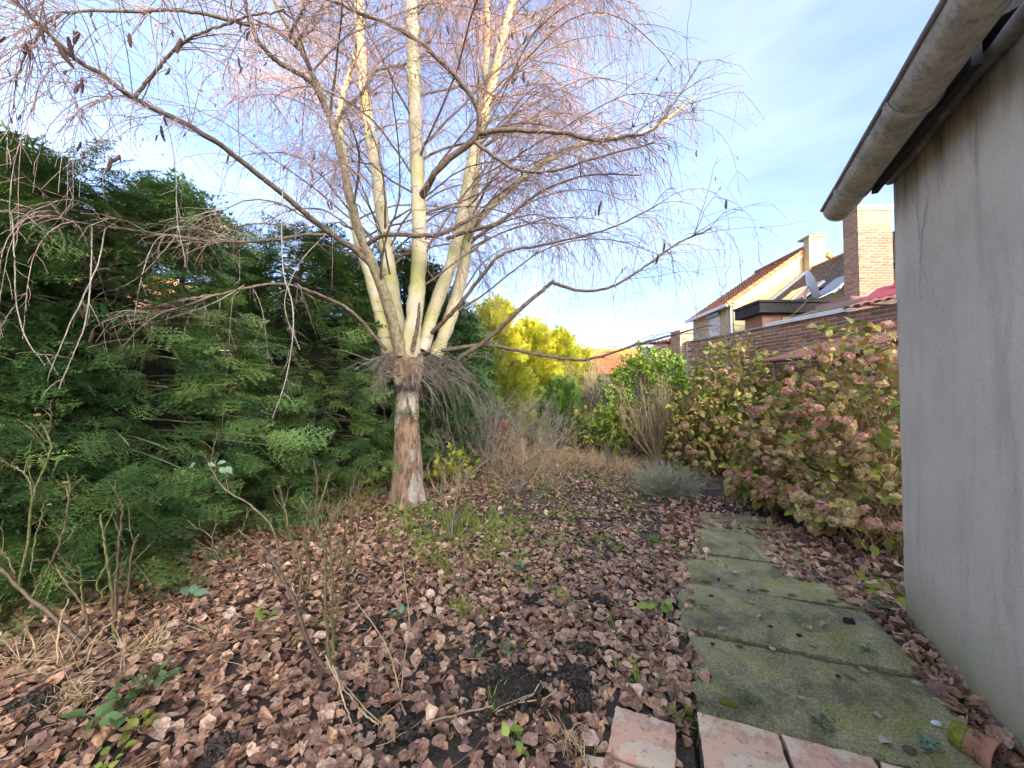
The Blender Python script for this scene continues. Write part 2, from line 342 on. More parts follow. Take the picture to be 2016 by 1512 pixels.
def mat_tile():
    m, n, b, o = newmat('terracotta_tile')
    i = n.nodes.new('ShaderNodeObjectInfo'); base = ramp(n, [(0, (.74, .45, .27)), (.4, (.78, .52, .32)), (.7, (.70, .40, .26)), (1, (.78, .60, .36))]); n.links.new(i.outputs['Random'], base.inputs[0])
    t = noise_tex(n, 9, 7, rough=.65); d = ramp_out(n, t, [(.47, (0,)*3), (.60, (.75,)*3)])
    c = mixc(n, d, base.outputs[0], (.42, .25, .175))
    t2 = noise_tex(n, 5, 6); c = mixc(n, ramp_out(n, t2, [(.50, (0,)*3), (.54, (.75,)*3)]), c, (.76, .62, .42)); t3 = noise_tex(n, 38, 5, rough=.7); c = mixc(n, ramp_out(n, t3, [(.58, (0,)*3), (.68, (.8,)*3)]), c, (.20, .15, .11))
    n.links.new(c, b.inputs['Base Color']); b.inputs['Roughness'].default_value = .6
    bump(n, b, t.outputs[0], .35, .004); return m
M['tile'] = mat_tile()
M['potclay'] = mat_plain('pot_clay', (.40, .17, .09), (.52, .27, .16), 18, .8, .3)
M['zinc'] = None
def mat_zinc():
    m, n, b, o = newmat('weathered_gutter')
    t = noise_tex(n, 7, 8, rough=.7); c = ramp_out(n, t, [(.3, (.30, .275, .225)), (.5, (.54, .50, .42)), (.7, (.64, .59, .50))])
    d = noise_tex(n, 26, 8, rough=.8, dist=.3); c = mixc(n, ramp_out(n, d, [(.46, (0,)*3), (.66, (.7,)*3)]), c, (.15, .14, .115))
    n.links.new(c, b.inputs['Base Color']); b.inputs['Roughness'].default_value = .65; b.inputs['Specular IOR Level'].default_value = .35
    bump(n, b, d.outputs[0], .3, .004); return m
M['zinc'] = mat_zinc()
M['lip'] = mat_plain('gutter_bead', (.20, .20, .215), (.28, .28, .30), 12, .5, .1)
M['darkwood'] = mat_plain('dark_eave_board', (.022, .022, .026), (.05, .048, .05), 10, .9, .3)
M['crack'] = mat_plain('white_filler', (.60, .60, .57), (.72, .72, .69), 40, .9, .1)
M['brick'] = mat_var('brick', [(0, (0.376, 0.167, 0.111)), (.25, (0.292, 0.143, 0.096)), (.45, (0.444, 0.217, 0.140)), (.6, (0.205, 0.127, 0.096)), (.75, (0.513, 0.268, 0.170)), (.9, (0.341, 0.217, 0.162)), (1, (0.410, 0.167, 0.103))], rough=.9, nscale=18, namt=.45, bmp=.5)
M['chbrick'] = mat_var('chimney_brick', [(0, (.40, .22, .13)), (.3, (.46, .28, .16)), (.6, (.36, .19, .12)), (1, (.50, .31, .18))], rough=.9, nscale=14, namt=.3, bmp=.4)
M['mortar'] = mat_plain('mortar', (.42, .38, .32), (.58, .53, .45), 25, .95, .4)
M['cream'] = mat_plain('cream_render', (.44, .36, .19), (.52, .43, .24), 2.2, .9, .15)
M['white'] = mat_plain('white_paint', (.66, .67, .68), (.78, .78, .78), 5, .6, .05)
M['grey'] = mat_plain('grey_plastic', (.30, .31, .32), (.40, .41, .42), 6, .6, .05)
M['rooftile'] = mat_var('orange_roof_tile', [(0, (.33, .125, .06)), (.4, (.40, .16, .075)), (.7, (.28, .105, .055)), (1, (.44, .19, .09))], rough=.85, nscale=6, namt=.25)
M['farroof'] = mat_var('far_roof_tile', [(0, (.55, .17, .06)), (.5, (.62, .21, .07)), (1, (.50, .15, .055))], rough=.85, nscale=4, namt=.2)
M['browntile'] = mat_var('brown_roof_tile', [(0, (.14, .10, .075)), (.4, (.19, .135, .095)), (.7, (.115, .085, .07)), (1, (.23, .165, .11))], rough=.9, nscale=5, namt=.3)
M['felt'] = mat_plain('black_felt', (.018, .018, .019), (.045, .043, .042), 6, .9, .4)
M['redsheet'] = mat_plain('red_metal_sheet', (.42, .045, .055), (.52, .07, .07), 4, .45, .05)
M['magsheet'] = mat_plain('faded_red_sheet', (.34, .11, .14), (.42, .15, .18), 4, .5, .05)
M['corrug'] = mat_plain('terracotta_corrugated_sheet', (.30, .135, .10), (.42, .21, .155), 3, .8, .15)
M['glass'] = mat_plain('window_glass', (.03, .04, .05), (.05, .06, .07), 2, .06, 0, spec=.9)
M['shutter'] = mat_plain('roller_shutter', (.62, .62, .62), (.70, .70, .70), 3, .6, .05)
M['housebrick'] = mat_plain('house_brick', (.24, .12, .08), (.34, .18, .12), 6, .9, .3)
M['warmwall'] = mat_plain('ochre_wall', (.62, .38, .18), (.70, .46, .24), 2, .9, .1)
M['pebble'] = mat_plain('pebble_grey', (.30, .27, .22), (.46, .42, .35), 20, .8, .2)
M['hang'] = mat_var('pale_hanging_twig', [(0, (.24, .205, .165)), (1, (.33, .29, .235))], rough=.7, nscale=20, namt=.4)
M['plumber'] = mat_plain('pebble_white', (.70, .70, .66), (.82, .82, .79), 20, .6, .1)
M['rootball'] = mat_var('fibrous_roots', [(0, (.10, .055, .035)), (.5, (.16, .09, .06)), (1, (.30, .22, .15))], rough=.9, nscale=40, namt=.4)

# ------------------------------------------------------------------ axes of the garden
A_ = np.array([.466, .885, 0]); N_ = np.array([.885, -.466, 0])          # along / across the grey outbuilding
U_ = np.array([.934, -.358, 0]); V_ = np.array([.358, .934, 0])          # across / along the paved path
CORNER = np.array([2.74, 2.72, 0.])
def onpath(x, y):
    u = x*U_[0]+y*U_[1]; v = x*V_[0]+y*V_[1]
    return (u > .12) & (u < 1.36) & (v > 1.5) & (v < 5.0)
def gz(x, y):
    x = np.asarray(x, float); y = np.asarray(y, float)
    u = x*U_[0]+y*U_[1]
    h = .030*np.sin(1.7*x+.6*y)+.025*np.sin(1.1*y-2.1*x+1)+.014*np.sin(4.3*x+3.1*y)+.010*np.sin(7.7*y-5.1*x)
    h = h+.05*np.clip((-x*N_[0]-y*N_[1]-2.2)/2, 0, 1.5)                   # bank rising under the hedge
    k = np.clip((.05-u)/.5, 0, 1); far = np.clip((14-y)/6, 0, 1)
    return h*k*far+.0
# ------------------------------------------------------------------ ground sheet
def ground():
    xs = np.concatenate([-np.geomspace(300, 9, 18), np.arange(-8.9, 9, .1), np.geomspace(9, 300, 18)])
    ys = np.concatenate([-np.geomspace(200, 2.2, 14), np.arange(-2, 11, .1), np.geomspace(11, 500, 22)])
    X, Y = np.meshgrid(xs, ys); Z = gz(X, Y)-.012
    fine = (np.abs(X) < 8.5) & (Y > -1.5) & (Y < 11)
    Z = Z+np.where(fine, rng.normal(0, .006, X.shape), 0)
    u = X*U_[0]+Y*U_[1]; v = X*V_[0]+Y*V_[1]
    Z = np.where((u > -.05) & (u < 2.2) & (v < 2.12) & (v > .5), -.075, Z)       # the step down in front of the tiles
    ny, nx = X.shape; idx = np.arange(nx*ny).reshape(ny, nx)
    Q = np.stack([idx[:-1, :-1], idx[:-1, 1:], idx[1:, 1:], idx[1:, :-1]], -1).reshape(-1, 4)
    a = Acc(); a.add(np.stack([X, Y, Z], -1).reshape(-1, 3), None, Q)
    tag(part(a, 'ground', M['soil']), kind='structure')
ground()
# ------------------------------------------------------------------ path of mossy slabs, terrace tiles
def uv2xy(u, v, z=0.): return U_*u+V_*v+np.array([0, 0, z])
def bumpy_slab(w, d, h, nx, ny, amp, chip, seed):
    """slab with an uneven top and worn edges, centred"""
    g = np.random.default_rng(seed)
    xs = np.linspace(-w/2, w/2, nx); ys = np.linspace(-d/2, d/2, ny)
    X, Y = np.meshgrid(xs, ys); Z = h+amp*np.sin(5*X+seed)*np.sin(4*Y+seed*2)+g.normal(0, amp*.3, X.shape)
    edge = np.minimum(np.minimum(X+w/2, w/2-X), np.minimum(Y+d/2, d/2-Y)); Z = Z-np.where(edge < 1e-6, chip*g.uniform(.3, 1, X.shape), 0)
    X = X+np.where(np.abs(np.abs(X)-w/2) < 1e-6, g.uniform(-chip, chip*.2, X.shape)*np.sign(X), 0)
    Y = Y+np.where(np.abs(np.abs(Y)-d/2) < 1e-6, g.uniform(-chip, chip*.2, Y.shape)*np.sign(Y), 0)
    a = Acc(); i = np.arange(nx*ny).reshape(ny, nx)
    Q = np.stack([i[:-1, :-1], i[:-1, 1:], i[1:, 1:], i[1:, :-1]], -1).reshape(-1, 4)
    V = np.stack([X, Y, Z], -1).reshape(-1, 3); a.add(V, None, Q)
    ring = np.concatenate([i[0, :], i[1:, -1], i[-1, ::-1][1:], i[::-1, 0][1:-1]])
    B = V[ring].copy(); B[:, 2] = -.02; k = len(ring)
    a.add(np.vstack([V[ring], B]), None, [[q, k+q, k+(q+1) % k, (q+1) % k] for q in range(k)])
    return a
path = bpy.data.objects.new('path', None); COL.objects.link(path); tag(path, kind='structure')
ang_uv = math.atan2(U_[1], U_[0])
rows = [(2.10, 2.77, .15, 1.34, .012), (2.795, 3.49, .11, 1.37, .020), (3.515, 4.165, .17, 1.38, .010), (4.19, 4.945, .34, 1.32, .016), (4.97, 5.7, .46, 1.28, .008)]
for k, (v0, v1, u0, u1, h) in enumerate(rows):
    o = link('paving_slab', bumpy_slab(u1-u0, v1-v0, .03, 40, 24, .0035, .018, k+3).mesh('paving_slab'), M['slab'], path, uv2xy((u0+u1)/2, (v0+v1)/2, h-.02))
    o.rotation_euler = (R([.3, -.5, .4, -.4, .3][k]), R([.2, .5, -.3, .2, -.2][k]), ang_uv+R([.3, -.4, .5, -.6, .2][k]))
# a small mossy slab against the wall
c = G(1735, 1165); o = link('paving_slab', bumpy_slab(.34, .62, .03, 14, 16, .006, .012, 11).mesh('mossy_slab'), M['moss'], path, c+np.array([.03, 0, -.005])); o.rotation_euler = (0, 0, ang_uv-R(4))
o['label'] = 'small slab green with moss beside the grey wall'
terr = bpy.data.objects.new('terrace', None); COL.objects.link(terr); tag(terr, kind='structure')
v_top = 2.075
tiles = [(-.085, 1.83, .27, .27, .026, -2), (.315, 1.915, .325, .30, .026, 0), (.655, 1.92, .325, .30, .024, .8), (.99, 1.918, .325, .30, .020, -.6), (1.325, 1.92, .325, .30, .018, .5),
         (-.12, 1.535, .36, .29, .020, 1.5), (.315, 1.585, .325, .30, -.055, .6), (.655, 1.585, .325, .30, -.055, -.4), (.99, 1.585, .325, .30, -.055, .4), (1.325, 1.585, .325, .30, -.055, 0)]
for k, (u, v, w, d, h, rr) in enumerate(tiles):
    o = link('tile', bumpy_slab(w, d, .022, 10, 10, .0012, .006, 40+k).mesh('tile'), M['tile'], terr, uv2xy(u, v, h))
    o.rotation_euler = (R(rr*.4), R(-rr*.5), ang_uv+R(rr))
a = Acc()
box(a, [.145, 1.765, -.09], [1.5, 2.07, .014], np.stack([U_, V_, [0, 0, 1]], -1)); box(a, [-.28, 1.44, -.09], [.125, 2.05, .0], np.stack([U_, V_, [0, 0, 1]], -1))
part(a, 'mortar_bed', M['clod'], terr, False)

# ------------------------------------------------------------------ grey outbuilding on the right
OB = thing('rendered_outbuilding', 'grey cement rendered outbuilding with a wide weathered gutter along its eaves', 'outbuilding', CORNER)
FR = np.stack([A_, N_, [0, 0, 1]], -1)               # local: x along the wall (away = +), y into the building, z up
def obx(p): return np.asarray(p, float)@FR.T+CORNER
a = Acc(); nA, nZ = 60, 44                             # garden face as a gently uneven sheet, then the other faces
xs = np.linspace(-4.2, 0, nA); zs = np.linspace(-.05, 3.10, nZ); X, Z = np.meshgrid(xs, zs)
Y = .006*np.sin(3*X+2*Z)+.004*np.sin(7*Z-5*X)+rng.normal(0, .0012, X.shape); Y[:, -1] = rng.normal(0, .004, nZ)
i = np.arange(nA*nZ).reshape(nZ, nA); Q = np.stack([i[:-1, :-1], i[:-1, 1:], i[1:, 1:], i[1:, :-1]], -1).reshape(-1, 4)
a.add(obx(np.stack([X+np.where(X > -1e-6, rng.normal(0, .005, X.shape), 0), Y, Z], -1).reshape(-1, 3)), None, Q)
a.add(obx([[0, 0, -.05], [0, 2.8, -.05], [0, 2.8, 3.1], [0, 0, 3.1], [-4.2, 0, -.05], [-4.2, 2.8, -.05], [-4.2, 2.8, 3.1], [-4.2, 0, 3.1]]), None, [[0, 1, 2, 3], [1, 5, 6, 2], [5, 4, 7, 6], [3, 2, 6, 7]])
wall = part(a, 'wall', M['render'], OB)
# rounded cement fillet along the wall head
a = Acc(); t = np.linspace(-4.2, .0, 40)
tubes(a, obx(np.stack([t, -.018+.008*np.sin(9*t), 3.10+.01*np.sin(5*t)], -1)), np.full(40, .036)+.005*np.sin(13*t), 10)
part(a, 'cement_fillet', M['render'], OB)
# roof: sheet with its eave board; it stops short of the far part of the gutter
a = Acc()
hexa(a, obx([[-1.24, -.13, 3.17], [.05, -.13, 3.17], [.05, 2.9, 4.25], [-1.24, 2.9, 4.25]]), obx([[-1.24, -.13, 3.22], [.05, -.13, 3.22], [.05, 2.9, 4.30], [-1.24, 2.9, 4.30]]))
hexa(a, obx([[-4.2, .30, 3.32], [-1.24, .30, 3.32], [-1.24, 2.9, 4.25], [-4.2, 2.9, 4.25]]), obx([[-4.2, .30, 3.37], [-1.24, .30, 3.37], [-1.24, 2.9, 4.30], [-4.2, 2.9, 4.30]]))
part(a, 'roof', M['darkwood'], OB, False)
a = Acc(); box(a, [-1.24, -.12, 3.02], [.0, -.085, 3.165], FR, CORNER); part(a, 'eave_board', M['darkwood'], OB, False)
a = Acc(); hexa(a, obx([[-4.19, .01, 3.09], [-.01, .01, 3.09], [-.01, 2.79, 3.09], [-4.19, 2.79, 3.09]]), obx([[-4.19, .25, 3.18], [-.01, .25, 3.18], [-.01, 2.79, 4.1], [-4.19, 2.79, 4.1]])); part(a, 'roof_void', M['darkwood'], OB, False)
# gutter
GO, GZ, GR, GE = -.235, 3.085, .105, .315            # offset from the wall, rim height, radius, run past the corner
gut = bpy.data.objects.new('gutter', None); COL.objects.link(gut); gut.parent = OB
def gutter_shell(x0, x1, r, thick, n=10):
    a = Acc(); th = np.linspace(math.pi, 2*math.pi, 19); V = []
    xs = np.linspace(x0, x1, n)
    for rr in (r, r-thick):
        for x in xs: V += [[x, GO+rr*math.cos(q), GZ+rr*math.sin(q)] for q in th]
    V = obx(V); m = 19; Q = []
    for s in (0, 1):
        for i in range(n-1):
            for j in range(m-1):
                b = s*n*m+i*m+j; Q.append([b, b+1, b+m+1, b+m] if s else [b, b+m, b+m+1, b+1])
    for j in range(m-1): Q += [[j, j+1, n*m+j+1, n*m+j], [(n-1)*m+j, n*m+(n-1)*m+j, n*m+(n-1)*m+j+1, (n-1)*m+j+1]]
    for i in range(n-1): Q += [[i*m, n*m+i*m, n*m+(i+1)*m, (i+1)*m], [i*m+m-1, (i+1)*m+m-1, n*m+(i+1)*m+m-1, n*m+i*m+m-1]]
    a.add(V, None, Q); return a
part(gutter_shell(-4.0, GE, GR, .006, 30), 'channel', M['zinc'], gut)
for x in (-.07, -1.02, -2.0):
    part(gutter_shell(x-.028, x+.028, GR+.009, .008, 3), 'joint_collar', M['zinc'], gut)
a = Acc(); t = np.linspace(-4.0, GE+.012, 30); tubes(a, obx(np.stack([t, np.full(30, GO-GR-.004), GZ+.004+.002*np.sin(7*t)], -1)), np.full(30, .0135), 10); part(a, 'rolled_bead', M['lip'], gut)
a = Acc(); th = np.linspace(math.pi, 2*math.pi, 19); V = [[GE+.004, GO, GZ]]+[[GE+.004+.02*abs(math.sin(q)), GO+GR*math.cos(q), GZ+GR*math.sin(q)] for q in th]
a.add(obx(V), [[0, k+1, k] for k in range(1, 19)]); part(a, 'end_cap', M['zinc'], gut)
for x in (-1.02, -.07, -2.0):
    a = Acc(); q = np.linspace(math.pi*1.95, math.pi*2.0, 3)
    tubes(a, obx([[x, GO+GR*.95, GZ-.015], [x, GO+GR+.02, GZ+.01], [x, -.07, GZ+.03]]), np.full(3, .012), 6); part(a, 'bracket', M['zinc'], gut)
# white filler along the crack in the render
def wallpt(x, y):
    d0 = P(x, y, 1.)-P(x, y, 0.); o0 = np.array([0, 0, CAMZ]); tt = np.dot(CORNER-o0, N_)/np.dot(d0, N_); return o0+d0*tt-N_*.006
for pts, w in (([(1826, 350), (1827, 400), (1818, 450), (1814, 515)], .0042), ([(1805, 400), (1811, 460), (1814, 515)], .0032), ([(1814, 515), (1822, 545), (1840, 580), (1860, 615)], .0028), ([(1814, 515), (1813, 560), (1816, 590)], .0022)):
    a = Acc(); p = smooth_line([wallpt(*q) for q in pts], 14); p += rng.normal(0, .003, p.shape)*np.abs(A_+[0, 0, .5]); tubes(a, p, np.full(14, w), 4); part(a, 'crack_filler', M['crack'], OB)

# ------------------------------------------------------------------ bricks
def brick_mesh(name, l, w, h, seed):
    g = np.random.default_rng(seed); a = Acc(); c = .006
    V = []
    for z, i in ((-h/2, c), (-h/2+c, 0), (h/2-c, 0), (h/2, c)):
        for (x, y) in ((-1, -1), (1, -1), (1, 1), (-1, 1)): V.append([x*(l/2-i), y*(w/2-i), z])
    V = np.array(V)+g.normal(0, .0018, (16, 3))
    Q = [[0, 3, 2, 1], [12, 13, 14, 15]]+[[4*k+i, 4*k+(i+1) % 4, 4*k+4+(i+1) % 4, 4*k+4+i] for k in range(3) for i in range(4)]
    a.add(V, None, Q); return a.mesh(name, False)
BM = [brick_mesh('brick', .204, .10, .057, s) for s in range(4)]
HM = [brick_mesh('half_brick', .100, .10, .060, s+9) for s in range(3)]
for m in BM+HM: m.materials.append(M['brick'])
WR, WL = np.array([6.55, 4.9, 0]), np.array([4.95, 10.95, 0])
wd = norm(WL-WR); wn = np.array([-wd[1], wd[0], 0]); wlen = np.linalg.norm(WL-WR); wang = math.atan2(wd[1], wd[0])
BW = thing('brick_wall', 'old dark red brick garden wall behind the hydrangeas with grey and white capping', 'brick wall', (WR+WL)/2)
FW = np.stack([wd, -wn, [0, 0, 1]], -1)              # x along the wall, y away from the garden
a = Acc(); box(a, [0, .016, -.1], [wlen, .30, 3.04], FW, WR); part(a, 'mortar_core', M['mortar'], BW, False)
nb = 0; rest = Acc(); course = .074
cands = []
for kc in range(41):
    z = .05+kc*course; off = (kc % 2)*.112
    for j in range(int(wlen/.224)+1):
        x = j*.224+off+.11
        if x > wlen-.1: continue
        cands.append((kc, z, x))
cands.sort(key=lambda c: (-c[0], c[2]))
vis = [c for c in cands if c[0] >= 26 and c[2] > 1.35]
for n_, (kc, z, x) in enumerate(vis):
    p = WR+wd*x-wn*(-.0)+np.array([0, 0, z]); depth = random.uniform(-.007, .005)
    p = WR+wd*x+(-wn)*(.055+depth)+np.array([0, 0, z])
    if n_ < 300:
        o = link('brick', random.choice(BM), None, BW, p); o.rotation_euler = (0, R(random.uniform(-.6, .6)), wang+R(random.uniform(-.5, .5)))
    else: box(rest, [-.106, -.05, -.03], [.106, .05, .03], FW, p, random.random())
for (kc, z, x) in cands:
    if kc < 26 or x <= 1.35: box(rest, [-.106, -.05, -.03], [.106, .05, .03], FW, WR+wd*x+(-wn)*(.055+random.uniform(-.006, .004))+np.array([0, 0, z]), random.random())
part(rest, 'bricks', M['brick'], BW, False, 'stuff')
a = Acc(); box(a, [3.66, -.03, 3.045], [wlen, .34, 3.075], FW, WR); part(a, 'grey_capping', M['grey'], BW, False)
a = Acc(); box(a, [2.05, -.045, 3.05], [3.655, .30, 3.13], FW, WR); part(a, 'white_capping', M['white'], BW, False, label='white metal capping on the wall')
# pier at the end of the wall
PB = thing('brick_pier', 'square ochre brick pier at the far end of the garden wall', 'pier', WL+wd*.25)
a = Acc(); box(a, [.035, -.134, -.1], [.45, .28, 3.42], FW, WL); part(a, 'mortar_core', M['mortar'], PB, False)
pm = brick_mesh('brick', .19, .03, .060, 50); pm.materials.append(M['chbrick'])
for kc in range(14):
    for (x, y, r_) in ((.15+.0, -.125, 0), (.35, -.125, 0), (.045, -.02, 1), (.045, .18, 1)):
        o = link('brick', pm, None, PB, WR*0+WL+wd*x+(-wn)*y+np.array([0, 0, 3.38-kc*.074])); o.rotation_euler = (0, 0, wang+(math.pi/2 if r_ else 0))
# terracotta tile coping and faded red sheets on the near stretch of the wall
TC = thing('tile_coping', 'row of terracotta tiles sloping over the near stretch of the brick wall', 'tile coping', WR+wd*1.4+np.array([0, 0, 3.05]))
for k in range(9):
    a = Acc(); th = np.linspace(0, math.pi, 7); V = []
    for y, z in ((-.16, 3.07), (.30, 3.20)):
        for r_ in (.072, .056): V += [[.70+k*.155+r_*math.cos(q), y, z+r_*math.sin(q)*.7] for q in th]
    V = np.array(V)@FW.T+WR; Q = [[i, i+1, 14+i+1, 14+i] for i in range(6)]+[[7+i, 21+i, 21+i+1, 7+i+1] for i in range(6)]+[[i, 7+i, 7+i+1, i+1] for i in range(6)]
    a.add(V, None, Q); part(a, 'tile', M['corrug'], TC)
RS = thing('red_roof_sheet', 'faded dark red metal sheets leaning on the roof edge beside the brick chimney', 'metal sheet', WR+wd*1.4-wn*.5+np.array([0, 0, 3.2]))
a = Acc()
for k, (x0, x1, y0, z0, z1) in enumerate([(.6, 2.02, .34, 3.24, 3.50), (.6, 1.75, .60, 3.42, 3.82)]):
    hexa(a, np.array([[x0, y0, z0], [x1, y0, z0], [x1, y0+.4, z1], [x0, y0+.4, z1]])@FW.T+WR, np.array([[x0, y0-.01, z0+.02], [x1, y0-.01, z0+.02], [x1, y0+.39, z1+.02], [x0, y0+.39, z1+.02]])@FW.T+WR)
part(a, 'sheet', M['redsheet'], RS, False)
# neighbour's lean-to behind the wall with a black roof
LT = thing('lean_to', 'low brick lean-to with a black felt roof just behind the garden wall', 'lean-to', WR+wd*2.6-wn*1.2)
a = Acc(); box(a, [.2, .36, -.1], [3.4, 2.2, 3.0], FW, WR); part(a, 'wall', M['housebrick'], LT, False)
a = Acc(); nn = 30; xs = np.linspace(2.1, 3.9, nn*4+1)
V = [];
for y, z in ((.31, 3.15), (2.3, 3.75)):
    for x in xs: V.append([x, y, z+.018*math.sin(x*2*math.pi/.085)])
V = np.array(V)@FW.T+WR; k = len(xs); a.add(V, None, [[i, i+1, k+i+1, k+i] for i in range(k-1)])
V2 = V.copy(); V2[:, 2] -= .03; a.add(np.vstack([V[:k], V2[:k]]), None, [[i, k+i, k+i+1, i+1] for i in range(k-1)])
part(a, 'roof', M['felt'], LT)
# ------------------------------------------------------------------ corrugated shelter against the wall
qa, qb, qc = np.array([4.97, 7.6, 2.23]), np.array([5.36, 6.15, 2.23]), np.array([5.92, 7.05, 2.58])
SH = thing('corrugated_shelter', 'small shelter with a terracotta coloured corrugated roof among the hydrangeas', 'shelter', (5.5, 6.9, 0))
a = Acc(); n1 = 150; s = np.linspace(0, 1, n1); V = []
for e in (0, 1):
    for dz in (0, -.012):
        V.append(qa+(qb-qa)*s[:, None]+(qc-qa)*e+np.array([0, 0, 1])*(.019*np.sin(s*2*np.pi*21)+dz)[:, None])
V = np.concatenate(V); a.add(V, None, [[i, i+1, 2*n1+i+1, 2*n1+i] for i in range(n1-1)]+[[n1+i, 3*n1+i, 3*n1+i+1, n1+i+1] for i in range(n1-1)]+[[i, n1+i, n1+i+1, i+1] for i in range(n1-1)]+[[0, 2*n1, 3*n1, n1]])
part(a, 'corrugated_roof', M['corrug'], SH)
for q in (qa+(qb-qa)*.06+(qc-qa)*.1, qa+(qb-qa)*.94+(qc-qa)*.1):
    a = Acc(); tubes(a, [[q[0], q[1], -.05], [q[0], q[1], q[2]-.02]], [.04, .04], 8); part(a, 'post', M['stemwood'], SH)
a = Acc(); tubes(a, [qa+(qc-qa)*.1-[0, 0, .05], qb+(qc-qa)*.1-[0, 0, .05]], [.03, .03], 4); part(a, 'beam', M['stemwood'], SH)

# ------------------------------------------------------------------ brick chimney and the neighbour's buildings
CHX, CHY = 9.56, 10.5
CH = thing('brick_chimney', 'tall ochre brick chimney with a slab cap beside the grey outbuilding', 'chimney', (CHX+.45, CHY+.24, 4.0))
a = Acc(); box(a, [CHX+.009, CHY+.009, 3.0], [CHX+.95, CHY+.48, 6.70]); part(a, 'mortar_core', M['mortar'], CH, False)
cm = [brick_mesh('brick', .215, .05, .062, 60+s) for s in range(3)]
for m in cm: m.materials.append(M['chbrick'])
def spans(Lf, odd):
    e = [0.0]+[.113*(1 if odd else 2)+.226*q for q in range(12)]; e = [q for q in e if q < Lf-.06]+[Lf]; return [(e[q], e[q+1]-.011) for q in range(len(e)-1)]
for kc in range(35):
    z = 4.10+kc*.075
    for (a0, a1) in spans(.96, kc % 2):
        o = link('brick', random.choice(cm), None, CH, (CHX+(a0+a1)/2, CHY+.025+random.uniform(-.004, .003), z)); o.scale = ((a1-a0)/.215, 1, 1)
    for (a0, a1) in spans(.43, 1-kc % 2):
        o = link('brick', random.choice(cm), None, CH, (CHX+.025+random.uniform(-.003, .003), CHY+.06+(a0+a1)/2, z)); o.rotation_euler = (0, 0, math.pi/2); o.scale = ((a1-a0)/.215, 1, 1)
a = Acc(); box(a, [CHX-.06, CHY-.06, 6.72], [CHX+1.0, CHY+.55, 6.80]); box(a, [CHX-.03, CHY-.03, 6.67], [CHX+.97, CHY+.52, 6.72]); part(a, 'cap_slab', M['grey'], CH, False)
EX = thing('neighbour_annexe', 'low neighbouring annexe under the brick chimney with red metal roof trim', 'annexe', (9.6, 10.4, 0))
a = Acc(); box(a, [8.6, 9.65, -.1], [12.5, 12.2, 3.82]); part(a, 'wall', M['housebrick'], EX, False)
a = Acc(); box(a, [8.50, 9.58, 3.83], [8.90, 10.7, 4.03]); part(a, 'side_trim', M['magsheet'], EX, False)
a = Acc(); box(a, [8.53, 9.56, 3.85], [9.0, 9.58, 4.02]); part(a, 'front_trim', M['redsheet'], EX, False, label='bright red end of the roof trim')
a = Acc(); box(a, [8.9, 9.58, 3.83], [12.6, 12.3, 3.95]); part(a, 'roof', M['browntile'], EX, False)
FX = thing('flat_roof_extension', 'brick extension with a black felted flat roof and a satellite dish above it', 'extension', (9.7, 14.2, 0))
a = Acc(); box(a, [8.35, 12.75, -.1], [13.1, 13.7, 4.25]); part(a, 'wall', M['housebrick'], FX, False)
a = Acc(); box(a, [8.1, 12.5, 4.26], [13.2, 13.9, 4.58]); part(a, 'fascia', M['felt'], FX, False)
a = Acc(); box(a, [8.05, 12.45, 4.585], [13.2, 13.9, 4.66]); part(a, 'roof', M['felt'], FX, False)
a = Acc(); box(a, [9.0, 12.72, 3.5], [10.4, 12.74, 4.15]); part(a, 'pale_panel', M['cream'], FX, False)
# satellite dish
dc = P(1600, 561, 12.7); SD = thing('satellite_dish', 'pale satellite dish on a bent mast over the black flat roof', 'satellite dish', (dc[0], dc[1], 4.66))
ax = norm(np.array([.85, -.42, .30])); e1 = norm(np.cross(ax, [0, 0, 1])); e2 = np.cross(e1, ax)
a = Acc(); V = [dc-ax*.11]; Q = []; T = []
for k in range(1, 7):
    r = k/6
    for j in range(28):
        q = j*2*math.pi/28; V.append(dc+ax*(.11*r*r-.11)+(e1*math.cos(q)*.45+e2*math.sin(q)*.50)*r)
T = [[0, 1+(j+1) % 28, 1+j] for j in range(28)]
Q = [[1+(k-1)*28+j, 1+(k-1)*28+(j+1) % 28, 1+k*28+(j+1) % 28, 1+k*28+j] for k in range(1, 6) for j in range(28)]
V = np.array(V); a.add(V, T, Q); a.add(V-ax*.012, [t[::-1] for t in T], [q[::-1] for q in Q]); part(a, 'dish', M['shutter'], SD)
a = Acc(); tubes(a, smooth_line([[dc[0]-.25, dc[1], 4.66], [dc[0]-.25, dc[1], dc[2]-.25], dc-ax*.12], 10), np.full(10, .025), 6); part(a, 'mast', M['grey'], SD)
a = Acc(); tubes(a, [dc-e2*.48, dc-e2*.40+ax*.62], [.014, .014], 5); tubes(a, [dc-e2*.40+ax*.60, dc-e2*.30+ax*.70], [.04, .03], 6); part(a, 'feed_arm', M['white'], SD)

def tiled_plane(acc, o, ex, ey, nx, ny, lift=.03, round_=0.0, rndf=None):
    """field of overlapping tiles: origin o, ex across, ey up the slope"""
    o, ex, ey = map(lambda q: np.asarray(q, float), (o, ex, ey)); nrm = norm(np.cross(ex, ey))
    if nrm[2] < 0: nrm = -nrm
    for j in range(ny):
        for i in range(nx):
            a0 = o+ex*(i/nx)+ey*(j/ny); dx = ex/nx; dy = ey/ny*1.12; g = random.uniform(-.004, .004)
            V = np.array([a0+nrm*(lift+g), a0+dx*.5+nrm*(lift+round_+g), a0+dx*.97+nrm*(lift+g), a0+dx*.97+dy, a0+dx*.5+dy+nrm*round_, a0+dy, a0, a0+dx*.97])
            acc.add(V, None, [[0, 1, 4, 5], [1, 2, 3, 4], [6, 7, 2, 0]], random.random())
